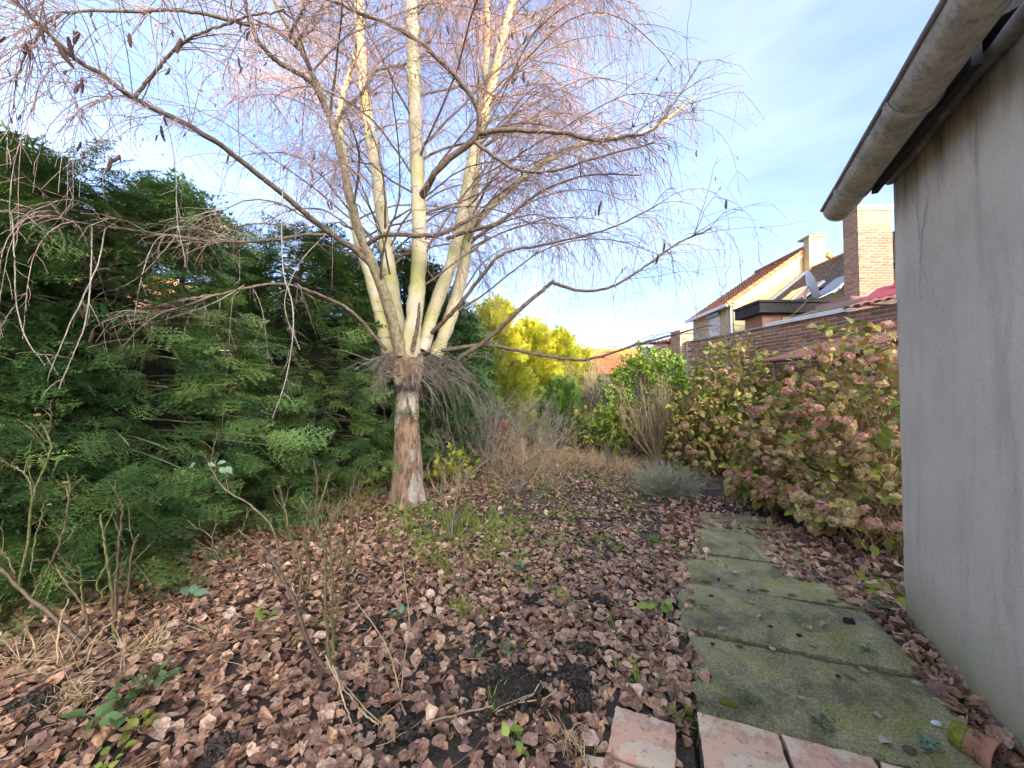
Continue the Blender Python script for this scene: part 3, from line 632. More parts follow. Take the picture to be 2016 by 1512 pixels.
# brown roofed house of the row
BH = thing('brown_roof_house', 'neighbouring house with a brown tiled roof and roof windows', 'house', (15.5, 15, 0))
RX0, RX1, RZ0, RZ1 = 13.0, 15.5, 6.05, 8.07
a = Acc(); box(a, [13.3, 10.9, -.1], [17.7, 19.9, 6.2]); part(a, 'wall', M['cream'], BH, False)
a = Acc(); tiled_plane(a, [RX0, 10.9, RZ0], [0, 9.0, 0], [RX1-RX0, 0, RZ1-RZ0], 44, 16, .035, .012); part(a, 'roof_tiles', M['browntile'], BH, False, 'stuff')
a = Acc(); hexa(a, [[RX0, 10.9, RZ0-.12], [18.0, 10.9, RZ0-.12], [RX1, 10.9, RZ1-.02]], [[RX0, 19.9, RZ0-.12], [18.0, 19.9, RZ0-.12], [RX1, 19.9, RZ1-.02]]); part(a, 'roof_body', M['browntile'], BH, False)
a = Acc(); tubes(a, [[RX1, 10.85, RZ1+.02], [RX1, 19.9, RZ1+.02]], [.11, .11], 8); part(a, 'ridge', M['browntile'], BH)
a = Acc(); hexa(a, [[RX0, 19.6, RZ0+.02], [RX0, 19.95, RZ0+.02], [RX1, 19.95, RZ1+.02], [RX1, 19.6, RZ1+.02]], [[RX0, 19.7, RZ0+.14], [RX0, 19.95, RZ0+.14], [RX1, 19.95, RZ1+.14], [RX1, 19.7, RZ1+.14]]); part(a, 'verge_flashing', M['grey'], BH, False)
rn = norm(np.array([-(RZ1-RZ0), 0, RX1-RX0]))
def onroof(x, y):
    d0 = P(x, y, 1.)-np.array([0, 0, CAMZ]); tt = np.dot(np.array([RX0, 0, RZ0])-np.array([0, 0, CAMZ]), rn)/np.dot(d0, rn); return np.array([0, 0, CAMZ])+d0*tt
for q in ([(1622, 585), (1645, 577), (1656, 543), (1632, 549)], [(1530, 597), (1556, 597), (1585, 566), (1545, 583)], [(1561, 596), (1584, 590), (1597, 566), (1590, 566)]):
    c4 = np.array([onroof(*k) for k in q]); cc = c4.mean(0); y0, y1 = c4[:, 1].min(), c4[:, 1].max(); sl_ = (c4-np.array([RX0, 0, RZ0]))@norm(np.array([RX1-RX0, 0, RZ1-RZ0])); s0, s1 = sl_.min(), sl_.max()
    s1 = min(s1, s0+1.2); y1 = min(y1, y0+1.0)
    es = norm(np.array([RX1-RX0, 0, RZ1-RZ0])); B0 = np.array([RX0, 0, RZ0])
    f = lambda yy, ss, h: B0+es*ss+np.array([0, yy, 0])+rn*h
    a = Acc(); hexa(a, [f(y0, s0, .03), f(y1, s0, .03), f(y1, s1, .03), f(y0, s1, .03)], [f(y0, s0, .13), f(y1, s0, .13), f(y1, s1, .13), f(y0, s1, .13)]); w_ = part(a, 'roof_window', M['grey'], BH, False)
    a = Acc(); e = .09; hexa(a, [f(y0+e, s0+e, .132), f(y1-e, s0+e, .132), f(y1-e, s1-e, .132), f(y0+e, s1-e, .132)], [f(y0+e, s0+e, .14), f(y1-e, s0+e, .14), f(y1-e, s1-e, .14), f(y0+e, s1-e, .14)]); part(a, 'pane', M['glass'], w_, False)
# cream gabled house
CR = thing('cream_house', 'cream rendered house with an orange tiled gable roof and shuttered window', 'house', (15.8, 22, 0))
EXX, RDX, EZ, RZ = 11.6, 15.8, 6.5, 9.38
a = Acc(); hexa(a, [[EXX, 20, -.1], [20, 20, -.1], [20, 20, EZ], [RDX, 20, RZ], [EXX, 20, EZ]], [[EXX, 24.5, -.1], [20, 24.5, -.1], [20, 24.5, EZ], [RDX, 24.5, RZ], [EXX, 24.5, EZ]]); part(a, 'wall', M['cream'], CR, False)
a = Acc(); tiled_plane(a, [EXX-.35, 20.12, EZ-.19], [0, 4.55, 0], [RDX-EXX+.35, 0, RZ-EZ+.24], 18, 16, .05, .03)
tiled_plane(a, [20.35, 20.12, EZ-.19], [0, 4.55, 0], [-(RDX-EXX+.35), 0, RZ-EZ+.24], 18, 16, .05, .03); part(a, 'roof_tiles', M['rooftile'], CR, False, 'stuff')
sl0 = norm(np.array([RDX-EXX, 0, RZ-EZ]))
for sgn, x0 in ((1, EXX-.35), (-1, 20.35)):
    for k in range(16):
        o0 = np.array([x0, 19.9, EZ-.19])+np.array([sgn*sl0[0], 0, sl0[2]])*k*.333
        d = np.array([sgn*sl0[0], 0, sl0[2]])*.36; nn_ = np.array([-sgn*sl0[2], 0, sl0[0]])
        a = Acc(); hexa(a, [o0+nn_*.02, o0+[0, .24, 0]+nn_*.02, o0+d-nn_*.0+[0, .24, 0], o0+d], [o0+nn_*.13, o0+[0, .24, 0]+nn_*.13, o0+d+nn_*.10+[0, .24, 0], o0+d+nn_*.10])
        V = [o0-nn_*.10+[0, -.012, 0], o0+d-nn_*.12+[0, -.012, 0], o0+d+nn_*.10+[0, -.012, 0], o0+nn_*.13+[0, -.012, 0]]; a.add(V, None, [[0, 1, 2, 3]])
        link('verge_tile', a.mesh('verge_tile', False), M['rooftile'], CR)
a = Acc(); tubes(a, [[RDX, 19.9, RZ+.12], [RDX, 24.7, RZ+.12]], [.12, .12], 8); part(a, 'ridge', M['rooftile'], CR)
a = Acc(); box(a, [EXX-.42, 19.95, EZ-.30], [EXX-.30, 24.7, EZ-.14]); box(a, [EXX-.30, 20.0, EZ-.24], [EXX-.01, 24.6, EZ-.20]); part(a, 'eaves_gutter', M['white'], CR, False)
a = Acc(); hexa(a, [[EXX, 19.96, EZ-.18], [RDX, 19.96, RZ-.20], [RDX, 19.995, RZ-.20], [EXX, 19.995, EZ-.18]], [[EXX, 19.96, EZ-.02], [RDX, 19.96, RZ-.04], [RDX, 19.995, RZ-.04], [EXX, 19.995, EZ-.02]]); part(a, 'bargeboard', M['white'], CR, False)
a = Acc(); tubes(a, [[EXX-.06, 20.12, 0], [EXX-.06, 20.12, EZ-.3]], [.05, .05], 8); part(a, 'downpipe', M['white'], CR)
a = Acc(); box(a, [EXX-.03, 21.3, 4.75], [EXX-.004, 22.45, 6.12]); w_ = part(a, 'window', M['white'], CR, False)
a = Acc()
for k in range(14): box(a, [EXX-.05, 21.38, 4.82+k*.082], [EXX-.032, 22.37, 4.895+k*.082])
part(a, 'roller_shutter', M['shutter'], w_, False)
a = Acc(); box(a, [EXX-.20, 21.25, 6.0], [EXX-.034, 22.5, 6.2]); part(a, 'shutter_box', M['grey'], w_, False)
a = Acc(); box(a, [15.3, 19.58, 7.2], [16.12, 19.957, 9.70]); chm = part(a, 'chimney', M['cream'], CR, False)
a = Acc(); box(a, [15.24, 19.50, 9.702], [16.18, 20.3, 9.79]); part(a, 'chimney_cap', M['cream'], chm, False)
a = Acc(); th = np.arange(10)*2*math.pi/10; tubes(a, [[15.7, 19.78, 9.79], [15.7, 19.78, 9.86]], [.09, .09], 10); tubes(a, [[15.7, 19.78, 9.88], [15.7, 19.78, 9.91]], [.22, .24], 12); part(a, 'cowl', M['grey'], chm)
# low tiled outbuilding at the end of the wall
LO = thing('low_tiled_outbuilding', 'low ochre outbuilding with a terracotta roof edge beyond the brick pier', 'outbuilding', (7.3, 15, 0))
a = Acc(); box(a, [6.2, 14.4, -.1], [9.0, 17.5, 3.55]); part(a, 'wall', M['warmwall'], LO, False)
a = Acc(); tiled_plane(a, [5.9, 14.2, 3.56], [3.4, 0, 0], [0, 3.4, .3], 16, 9, .05, .04); part(a, 'roof_tiles', M['rooftile'], LO, False, 'stuff')
LB = thing('brown_roof_shed', 'shed with a brown tiled slope falling away beside the brick pier', 'shed', (7.0, 19, 0))
a = Acc(); box(a, [6.3, 18, -.1], [8.4, 21, 2.9]); part(a, 'wall', M['housebrick'], LB, False)
a = Acc(); tiled_plane(a, [5.9, 17.8, 2.75], [0, 3.4, 0], [2.2, 0, 1.7], 12, 9, .05, .03); part(a, 'roof_tiles', M['rooftile'], LB, False, 'stuff')
# far house at the end of the gardens
FH = thing('far_orange_roof_house', 'far house whose bright orange tiled roof closes the end of the gardens', 'house', (6.5, 36, 0))
a = Acc(); box(a, [2.6, 34.2, -.2], [11.8, 40.0, 3.6]); part(a, 'wall', M['cream'], FH, False)
a = Acc(); tiled_plane(a, [2.3, 33.7, 3.4], [9.8, 0, 0], [0, 3.4, 2.55], 44, 14, .04, .03); tiled_plane(a, [2.3, 40.5, 3.4], [9.8, 0, 0], [0, -3.4, 2.55], 44, 14, .04, .03); part(a, 'roof_tiles', M['farroof'], FH, False, 'stuff')
a = Acc(); tubes(a, [[2.3, 37.1, 5.98], [12.1, 37.1, 5.98]], [.12, .12], 8); part(a, 'ridge', M['farroof'], FH)
a = Acc(); box(a, [5.9, 37.2, 5.4], [6.5, 37.8, 6.5]); part(a, 'chimney', M['cream'], FH, False)
# sunlit neighbour beyond the hedge
NH = thing('ochre_house', 'sunlit ochre house wall glimpsed through a gap in the dark hedge', 'house', (-14, 11.5, 0))
a = Acc(); box(a, [-17, 10.2, -.1], [-10.6, 16, 5.2]); part(a, 'wall', M['warmwall'], NH, False)
a = Acc(); tiled_plane(a, [-17.3, 9.9, 5.15], [7.0, 0, 0], [0, 3.2, 2.2], 26, 12, .05, .03); part(a, 'roof_tiles', M['rooftile'], NH, False, 'stuff')

# ------------------------------------------------------------------ unseen houses behind the viewpoint, sized and spaced to shade the garden
def shade_house(x0, x1, eave, ridge, label):
    YR = -18.0
    t = thing('shading_house', label, 'house', ((x0+x1)/2, YR, 0), 'unseen houses shading the gardens')
    a = Acc(); hexa(a, [[x0, YR+3.5, -.1], [x0, YR+3.5, eave], [x0, YR, ridge], [x0, YR-3.5, eave], [x0, YR-3.5, -.1]], [[x1, YR+3.5, -.1], [x1, YR+3.5, eave], [x1, YR, ridge], [x1, YR-3.5, eave], [x1, YR-3.5, -.1]]); part(a, 'wall', M['cream'], t, False)
    a = Acc()
    for s in (1, -1):
        y0 = YR+s*3.9; e_ = eave-.28
        hexa(a, [[x0, y0, e_], [x1, y0, e_], [x1, YR, ridge+.05], [x0, YR, ridge+.05]], [[x0, y0, e_+.1], [x1, y0, e_+.1], [x1, YR, ridge+.15], [x0, YR, ridge+.15]])
    part(a, 'roof', M['browntile'], t, False)
    for x in np.arange(x0+1.2, x1-1.5, 2.6):
        for z in (1.0, 3.9, 6.4):
            a = Acc(); box(a, [x, YR+3.505, z], [x+1.2, YR+3.55, z+1.4]); w = part(a, 'window', M['white'], t, False)
            a = Acc(); box(a, [x+.08, YR+3.555, z+.08], [x+1.12, YR+3.56, z+1.32]); part(a, 'pane', M['glass'], w, False)
shade_house(4.5, 14, 9.6, 13.3, 'unseen cream house behind the viewpoint, sized to shade the garden')
shade_house(14.02, 23.8, 7.8, 11.2, 'unseen cream house between the two taller ones, lowered to let sun pass')
shade_house(23.82, 36, 10.4, 14.7, 'tallest unseen cream house at the end of the row, sized for its shade')
# ------------------------------------------------------------------ conifers of the hedge
def spray_tpl(nside=9, nneed=6, nlen=.10, nw=.024, axis_need=8, L=.42, ang=48, seed=1):
    """flat needled spray of length 1 along +x, z is its upper side; tapering needles are single triangles"""
    g = np.random.default_rng(seed); V = []; T = []
    def quad(a, b, w):
        d = b-a; s = np.array([-d[1], d[0], 0]); s = s/max(np.linalg.norm(s), 1e-6)*w; i = len(V)
        V.extend([a-s, a+s, b]); T.append([i, i+1, i+2])
    def needle(a, d, l, w):
        s = np.array([-d[1], d[0], 0])*w; i = len(V); V.extend([a-s*.6, a+s*.6, a+d*l]); T.append([i, i+1, i+2])
    ax = lambda t: np.array([t, .03*math.sin(5*t+seed), -.16*t*t])
    quad(ax(0), ax(1), .008)
    for k in range(axis_need):
        t = (k+.5)/axis_need
        for s in (-1, 1):
            th = s*R(62+g.uniform(-12, 12)); needle(ax(t), np.array([math.cos(th), math.sin(th), g.uniform(-.15, .2)]), nlen*g.uniform(.8, 1.15), nw)
    for k in range(nside):
        t = .08+.86*k/nside; s = 1 if k % 2 else -1; l = (L*(1-t)**.7+.10)*g.uniform(.75, 1.15); th = s*R(ang+g.uniform(-9, 9))
        d = np.array([math.cos(th), math.sin(th), -.12]); a0 = ax(t); quad(a0, a0+d*l, .006)
        for q in range(nneed):
            u = (q+.6)/nneed; p = a0+d*l*u-np.array([0, 0, .10*u*u*l])
            for e in (-1, 1):
                ph = th+e*R(58+g.uniform(-14, 14)); needle(p, np.array([math.cos(ph), math.sin(ph), g.uniform(-.2, .25)]), nlen*(1.05-.35*u)*g.uniform(.8, 1.15), nw)
        needle(a0+d*l*.95-np.array([0, 0, .10*l]), d, nlen*.8, nw)
    return np.array(V, float), np.array(T)
SP_HI = [spray_tpl(8, 5, .118, .026, 8, seed=s) for s in (1, 2, 3)]
SP_LO = [spray_tpl(6, 2, .19, .060, 4, seed=s) for s in (4, 5)]
SP_TH = [spray_tpl(7, 2, .17, .062, 3, L=.34, ang=36, seed=s) for s in (6, 7)]
def lumpy_core(c, rx, ry, z0, z1, prof, seed, n=26, m=22):
    a = Acc(); V = []
    for j in range(m):
        t = j/(m-1); z = z0+(z1-z0)*t
        for i in range(n):
            q = i*2*math.pi/n; k = 1+.28*mnoise.noise(Vector((math.cos(q)*1.7+seed, math.sin(q)*1.7, t*4)))
            V.append([c[0]+rx*prof(t)*k*math.cos(q), c[1]+ry*prof(t)*k*math.sin(q), z])
    Q = [[j*n+i, j*n+(i+1) % n, (j+1)*n+(i+1) % n, (j+1)*n+i] for j in range(m-1) for i in range(n)]
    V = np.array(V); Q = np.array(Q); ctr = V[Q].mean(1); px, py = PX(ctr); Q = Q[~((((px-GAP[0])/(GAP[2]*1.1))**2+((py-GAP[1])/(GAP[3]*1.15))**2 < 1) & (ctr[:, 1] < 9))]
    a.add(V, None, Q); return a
GAP = (96, 576, 64, 30)                                 # the opening in the hedge (photo pixels: centre and half size)
def conifer(name, label, c, rx, h, nbr, nsp, tpls, mat, core, size=(.25, .42), prof=None, droop=.35, up=0.0, group=None, cat='conifer', z0=.0, corek=.38, seed=0, flat=.85, facing=0.75, sh=.55, lo_open=None):
    prof = prof or (lambda t: (1-max(0, t-.25)/.75)**.62*(.80+.2*min(1, t/.2)))
    t = thing(name, label, cat, (c[0], c[1], z0), group)
    a = Acc(); tubes(a, [[c[0], c[1], z0-.1], [c[0]+.03, c[1], z0+h*.5], [c[0], c[1]+.02, z0+h*.93]], [.10, .07, .015], 8); part(a, 'trunk', M['stemwood'], t)
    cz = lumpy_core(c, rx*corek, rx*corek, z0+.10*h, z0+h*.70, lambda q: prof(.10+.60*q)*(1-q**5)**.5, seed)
    if corek > 0: part(cz, 'dark_core', core, t)  # solid hull added to give the crown its dark, shaded inside
    fol = Acc(); limbs = Acc()
    th = rng.uniform(0, 2*np.pi, nbr); view = math.atan2(-c[1], -c[0])
    k = rng.random(nbr) < facing; th = np.where(k, view+rng.uniform(-1.75, 1.75, nbr), th)
    hh = rng.beta(1.15, .85, nbr)*.97+.015
    Rr = np.array([prof(x) for x in hh])*rx*rng.uniform(.78, 1.16, nbr)
    tip = np.stack([c[0]+np.cos(th)*Rr, c[1]+np.sin(th)*Rr, z0+hh*h+rng.uniform(-.1, .1, nbr)], -1)
    root = np.stack([np.full(nbr, c[0]), np.full(nbr, c[1]), z0+np.clip(hh*h-(.10+up*Rr), .1, h*.93)], -1)
    bd = norm(tip-root)
    S_ = np.linspace(0, 1, 6)[None, :, None]
    tubes(limbs, root[:, None]+(tip-root)[:, None]*S_-np.array([0, 0, 1.])*(.12*S_*S_), np.linspace(.018, .004, 6)[None].repeat(nbr, 0), 3)
    part(limbs, 'limbs', M['stemwood'], t, True, 'stuff')
    idx = np.repeat(np.arange(nbr), nsp); n = len(idx)
    u = 1-rng.random(n)**1.3*sh
    lat = np.cross(bd, [0, 0, 1.]); lat = norm(lat)
    lo = rng.normal(0, .30, n)*(1.15-u*.6)
    pos = root[idx]+(tip-root)[idx]*u[:, None]+lat[idx]*lo[:, None]*min(1, rx)+np.stack([np.zeros(n), np.zeros(n), rng.normal(-.02, .12, n)-.10*u*u], -1)
    d = bd[idx]+lat[idx]*(np.clip(lo*2.2, -1, 1)+rng.normal(0, .25, n))[:, None]; d[:, 2] += up-droop*rng.uniform(.2, 1.0, n)
    upv = np.tile(np.array([0, 0, 1.]), (n, 1))+rdir(n)*flat+bd[idx]*.25
    sc = rng.uniform(*size, n)
    px, py = PX(pos); gap = ((px-GAP[0])/GAP[2])**2+((py-GAP[1])/GAP[3])**2 < rng.uniform(.75, 1.5, n)
    ok = ~gap & (pos[:, 2] > .04)
    r = np.clip(rng.normal(.42, .22, n), 0, .99)
    which = rng.integers(0, len(tpls), n)
    for w, (V, T) in enumerate(tpls):
        k = ok & (which == w); scatter(fol, V, T, frames(d[k], upv[k], sc[k]), pos[k], r[k])
    part(fol, 'foliage', mat, t, False, 'stuff')
    return t
def hedgept(s, off): q = N_*off+A_*s; return (q[0], q[1])
HG = 'dark conifers of the garden hedge'
tall = lambda t: (1-max(0, t-.35)/.65)**.55*(.88+.12*min(1, t/.2))
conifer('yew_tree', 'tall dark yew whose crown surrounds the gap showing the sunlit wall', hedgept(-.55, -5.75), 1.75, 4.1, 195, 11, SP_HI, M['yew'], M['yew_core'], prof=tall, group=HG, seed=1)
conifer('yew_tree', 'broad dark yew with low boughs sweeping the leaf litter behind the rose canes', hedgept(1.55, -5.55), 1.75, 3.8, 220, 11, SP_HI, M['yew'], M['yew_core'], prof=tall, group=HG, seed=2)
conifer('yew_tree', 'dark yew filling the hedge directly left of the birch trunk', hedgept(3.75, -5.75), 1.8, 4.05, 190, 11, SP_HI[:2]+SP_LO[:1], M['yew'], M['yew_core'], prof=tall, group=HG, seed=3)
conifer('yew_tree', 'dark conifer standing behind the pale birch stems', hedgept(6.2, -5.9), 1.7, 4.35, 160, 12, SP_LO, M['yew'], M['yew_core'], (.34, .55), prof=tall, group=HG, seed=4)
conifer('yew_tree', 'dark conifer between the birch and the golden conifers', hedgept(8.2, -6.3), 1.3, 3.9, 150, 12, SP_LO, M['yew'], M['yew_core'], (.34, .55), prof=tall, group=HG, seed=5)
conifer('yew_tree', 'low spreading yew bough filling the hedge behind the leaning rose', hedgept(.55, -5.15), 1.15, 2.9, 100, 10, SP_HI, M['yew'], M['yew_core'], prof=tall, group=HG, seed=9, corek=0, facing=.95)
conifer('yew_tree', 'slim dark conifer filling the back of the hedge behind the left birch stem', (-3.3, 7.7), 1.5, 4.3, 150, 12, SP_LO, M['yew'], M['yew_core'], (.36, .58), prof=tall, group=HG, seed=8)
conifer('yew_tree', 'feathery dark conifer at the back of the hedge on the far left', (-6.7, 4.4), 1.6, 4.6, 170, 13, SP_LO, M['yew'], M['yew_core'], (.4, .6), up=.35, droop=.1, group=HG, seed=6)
conifer('yew_tree', 'dark yew rising behind the hedge between the broad yews', (-5.9, 6.8), 1.7, 4.9, 170, 13, SP_LO, M['yew'], M['yew_core'], (.4, .6), prof=tall, group=HG, seed=7)
GT = 'golden conifers along the boundary'
cone = lambda t: (1-max(0, t-.15)/.85)**.8*(.85+.15*min(1, t/.15))
for k, (x, y, r_, h_, lab) in enumerate([(-.5, 11.3, 1.25, 4.05, 'tallest golden conifer next to the dark hedge'), (.6, 13.0, 1.3, 3.85, 'golden conifer second from the dark hedge, catching the sun'), (1.9, 15.5, 1.4, 3.9, 'golden conifer third from the dark hedge behind the green juniper'), (3.2, 18.6, 1.5, 3.6, 'smallest golden conifer farthest down the boundary')]):
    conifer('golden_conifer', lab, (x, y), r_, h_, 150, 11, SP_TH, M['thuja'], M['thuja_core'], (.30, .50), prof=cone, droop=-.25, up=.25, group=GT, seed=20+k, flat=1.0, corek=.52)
conifer('juniper', 'bright green feathery juniper in front of the golden conifers', (1.42, 13.0-1.9), .62, 1.75, 80, 9, SP_TH, M['juniper'], M['yew_core'], (.26, .42), prof=lambda t: (1-t)**.6*(.9+.1*t)+.08, droop=-.3, up=.45, seed=31, flat=1.0, corek=.6)

# ------------------------------------------------------------------ generic shrubs
def grow(start, d, length, n, droop=.0, wander=.15, lift=0.0):
    """vectorised branch growth: (N,n,3)"""
    N = len(start); P_ = np.zeros((N, n, 3)); P_[:, 0] = start; d = norm(d); L_ = np.asarray(length, float)*np.ones(N)
    dr = np.asarray(droop, float)*np.ones(N)
    for k in range(1, n):
        d = norm(d+rng.normal(0, wander, (N, 3))*[1, 1, .8]+np.array([0, 0, 1.])*(lift-dr*k/n)[:, None] if np.ndim(lift) else d+rng.normal(0, wander, (N, 3))+np.array([0, 0, 1.])*(lift-dr*k/n)[:, None])
        P_[:, k] = P_[:, k-1]+d*(L_/(n-1))[:, None]
    return P_
def along(P_, N, lo=.2, hi=1.0):
    """N random points on branches P_ with tangents"""
    b = rng.integers(0, len(P_), N); n = P_.shape[1]; u = rng.uniform(lo, hi, N)*(n-1.001); i = u.astype(int); f = (u-i)[:, None]
    return P_[b, i]*(1-f)+P_[b, i+1]*f, norm(P_[b, i+1]-P_[b, i]), b, u/(n-1)
def taper(N, n, r0, r1): return np.linspace(0, 1, n)[None]*(np.asarray(r1)-np.asarray(r0)).reshape(-1, 1)*np.ones((N, 1))+np.asarray(r0).reshape(-1, 1)*np.ones((N, 1))
def twiggy(name, label, cat, base, nst, h, spread, mat, r0=.012, nsub=8, ntw=4, wander=.12, lift=.12, group=None, sub=.4, tw=.16, brad=.05, rtip=.002):
    t = thing(name, label, cat, (base[0], base[1], base[2]), group)
    a = Acc(); st = np.array(base)+rdir(nst)*[brad, brad, 0]+[0, 0, -.03]
    d = rdir(nst, .3, 1)*[spread, spread, 1]+[0, 0, .55]
    p1 = grow(st, d, h*rng.uniform(.7, 1.1, nst), 8, -.0, wander, lift); tubes(a, p1, taper(nst, 8, r0, r0*.3), 5, rng.random(nst))
    o, tg, b, u = along(p1, nst*nsub, .25); d2 = tg+rdir(len(o))*.7+[0, 0, .25]
    p2 = grow(o, d2, h*sub*rng.uniform(.4, 1., len(o)), 6, -.0, wander, lift*.6); tubes(a, p2, taper(len(o), 6, r0*.4, rtip), 4, rng.random(len(o)))
    if ntw:
        o, tg, b, u = along(p2, len(o)*ntw, .1); p3 = grow(o, tg+rdir(len(o))*.9+[0, 0, .15], h*tw*rng.uniform(.4, 1., len(o)), 4, 0, wander, 0); tubes(a, p3, taper(len(o), 4, rtip*1.2, rtip*.7), 3, rng.random(len(o)))
    part(a, 'stems', mat, t, True, 'stuff'); return t, p1, p2
def leaves_on(acc, o, d, size, tpl, upb=.6, rnd=None):
    n = len(o); V, T = tpl; scatter(acc, V, T, frames(d, np.tile([0, 0, 1.], (n, 1))*upb+rdir(n)*.7, size), o, rng.random(n) if rnd is None else rnd)
def gpt(x, y): q = G(x, y); q[2] = float(gz(q[0], q[1])); return q

# vase shaped bare shrub
b = gpt(1292, 893); b = np.array([3.35, 8.9, 0.]); twiggy('bare_shrub', 'vase shaped bare shrub on a short stem in front of the laurel', 'shrub', b, 24, 1.6, 1.0, M['dry'], .018, 9, 4, .06, .10, brad=.03, rtip=.0035)
# laurel
def leafmass(name, label, c, rx, ry, z0, z1, nleaf, size, mat, tpls, cat='shrub', outward=.8, nst=14, group=None, shell=.35, zbot=0.):
    t = thing(name, label, cat, (c[0], c[1], zbot), group)
    cen = np.array([c[0], c[1], (z0+z1)/2]); rad = np.array([rx, ry, (z1-z0)/2])
    a = Acc(); tip = cen+rdir(nst, -.2, 1)*rad*.85; root = np.tile([c[0], c[1], zbot-.05], (nst, 1))+rdir(nst)*[.12, .12, 0]
    s = np.linspace(0, 1, 6)[None, :, None]; pp = root[:, None]+(tip-root)[:, None]*s+rng.normal(0, .03, (nst, 6, 3)); tubes(a, pp, taper(nst, 6, .02, .006), 5); part(a, 'stems', M['stemwood'], t, True, 'stuff')
    # clumps of leaves: shoots spread over a lumpy ellipsoid
    ns = nleaf//9; dr = rdir(ns); lump = np.array([1+.30*mnoise.noise(Vector(q*2.1)+Vector((c[0], 0, 0))) for q in dr])
    sp = cen+dr*rad*lump[:, None]*(1-rng.random(ns)**1.6*shell)[:, None]
    sd = norm(dr+rdir(ns)*.5+[0, 0, .35])
    i = np.repeat(np.arange(ns), 9); n = len(i); pos = sp[i]+sd[i]*rng.uniform(-.06, .12, n)[:, None]*1.2+rng.normal(0, .012, (n, 3))
    d = norm(rdir(n)*.9+sd[i]*outward+[0, 0, -.05]); k = pos[:, 2] > zbot+.05; f = Acc()
    w = rng.integers(0, len(tpls), n)
    for q, tp in enumerate(tpls):
        kk = k & (w == q); leaves_on(f, pos[kk], d[kk], rng.uniform(*size, kk.sum()), tp, .9)
    part(f, 'foliage', mat, t, True, 'stuff'); return t
LF = [leaf_tpl(3, .20, .12, .18), leaf_tpl(3, .18, .2, .32), leaf_tpl(3, .22, .05, .1)]
LB_ = [leaf_tpl(3, .34, .18, .35), leaf_tpl(3, .32, .3, .5, wob=.06), leaf_tpl(3, .30, .1, .2, wob=.05)]
leafmass('laurel_bush', 'rounded bright green laurel bush in front of the brick wall', (3.75, 10.3), 1.28, 1.2, .15, 2.75, 6800, (.10, .17), M['laurel'], LF, nst=18, shell=.45)
leafmass('laurel_shoot', 'low sprawling laurel shoots left of the rounded laurel bush', (2.45, 9.7), .55, .5, .1, 1.35, 900, (.10, .16), M['laurel'], LF, nst=8, shell=.7)
# brown shrubs and twigs in the distance
twiggy('bare_hedge_shrub', 'tall bare grey brown shrub beside the golden conifers', 'shrub', np.array([2.5, 13.6, 0]), 34, 2.3, .55, M['broom'], .016, 9, 5, .09, .08, brad=.7, rtip=.004)
twiggy('bare_hedge_shrub', 'bare shrub in front of the far orange roof', 'shrub', np.array([3.4, 16.0, 0]), 30, 2.3, .6, M['broom'], .018, 9, 5, .09, .08, brad=.9, rtip=.0045)
twiggy('thorny_thicket', 'grey tangled twig thicket behind the birch trunk', 'thicket', np.array([-.45, 7.4, 0]), 34, 1.55, .9, M['broom'], .009, 8, 4, .14, .02, brad=.6)
twiggy('thorny_thicket', 'brown twig thicket between the birch and the juniper', 'thicket', np.array([.3, 8.9, 0]), 36, 1.5, .9, M['broom'], .009, 8, 4, .14, .02, brad=.7)
twiggy('thorny_thicket', 'low brown thicket behind the red leaved shrub', 'thicket', np.array([.1, 7.0, 0]), 26, 1.05, 1.0, M['dry'], .007, 9, 4, .16, 0, brad=.5)
leafmass('withered_shrub', 'withered brown shrub between juniper and laurel', (2.2, 10.6), .7, .6, .1, 1.15, 1100, (.06, .11), M['hleaf'], LB_, nst=16, shell=.8)
leafmass('withered_shrub', 'withered shrub under the laurel beside the vase shaped shrub', (2.9, 9.6), .6, .5, .05, .95, 900, (.06, .10), M['hleaf'], LB_, nst=16, shell=.8)
# red leaved shrub and yellow leaved plant near the trunk
t, p1, p2 = twiggy('red_leaved_shrub', 'small shrub with scattered red and yellow leaves right of the birch trunk', 'shrub', gpt(985, 925), 12, .95, .8, M['broom'], .007, 7, 3, .12, .05, brad=.18)
a = Acc(); o, tg, b_, u = along(p2, 130, .4); k = o[:, 2] > .5; leaves_on(a, o[k], tg[k]+rdir(k.sum()), rng.uniform(.07, .115, k.sum()), LB_[0]); part(a, 'red_leaves', M['redleaf'], t, True, 'stuff')
a = Acc(); o, tg, b_, u = along(p2, 130, .3); leaves_on(a, o, tg+rdir(len(o)), rng.uniform(.04, .08, len(o)), LB_[0]); part(a, 'yellow_leaves', M['yellowleaf'], t, True, 'stuff')
t, p1, p2 = twiggy('yellow_leaved_shrub', 'low shrub with yellowing oval leaves against the birch trunk', 'shrub', gpt(880, 965), 12, .62, 1.0, M['broom'], .006, 6, 2, .12, .03, brad=.15)
a = Acc(); o, tg, b_, u = along(p2, 240, .2); leaves_on(a, o, tg+rdir(len(o))*.9, rng.uniform(.07, .125, len(o)), LB_[0]); part(a, 'leaves', M['yellowleaf'], t, True, 'stuff')
t, p1, p2 = twiggy('small_green_shoot', 'young shoot with a few large green leaves left of the birch trunk', 'plant', gpt(735, 985), 4, .5, .6, M['rose'], .006, 2, 0, .1, .05, brad=.06)
a = Acc(); o, tg, b_, u = along(p1, 14, .5); leaves_on(a, o, tg*.4+rdir(len(o)), rng.uniform(.09, .13, len(o)), LB_[0]); part(a, 'leaves', M['yellowleaf'], t)

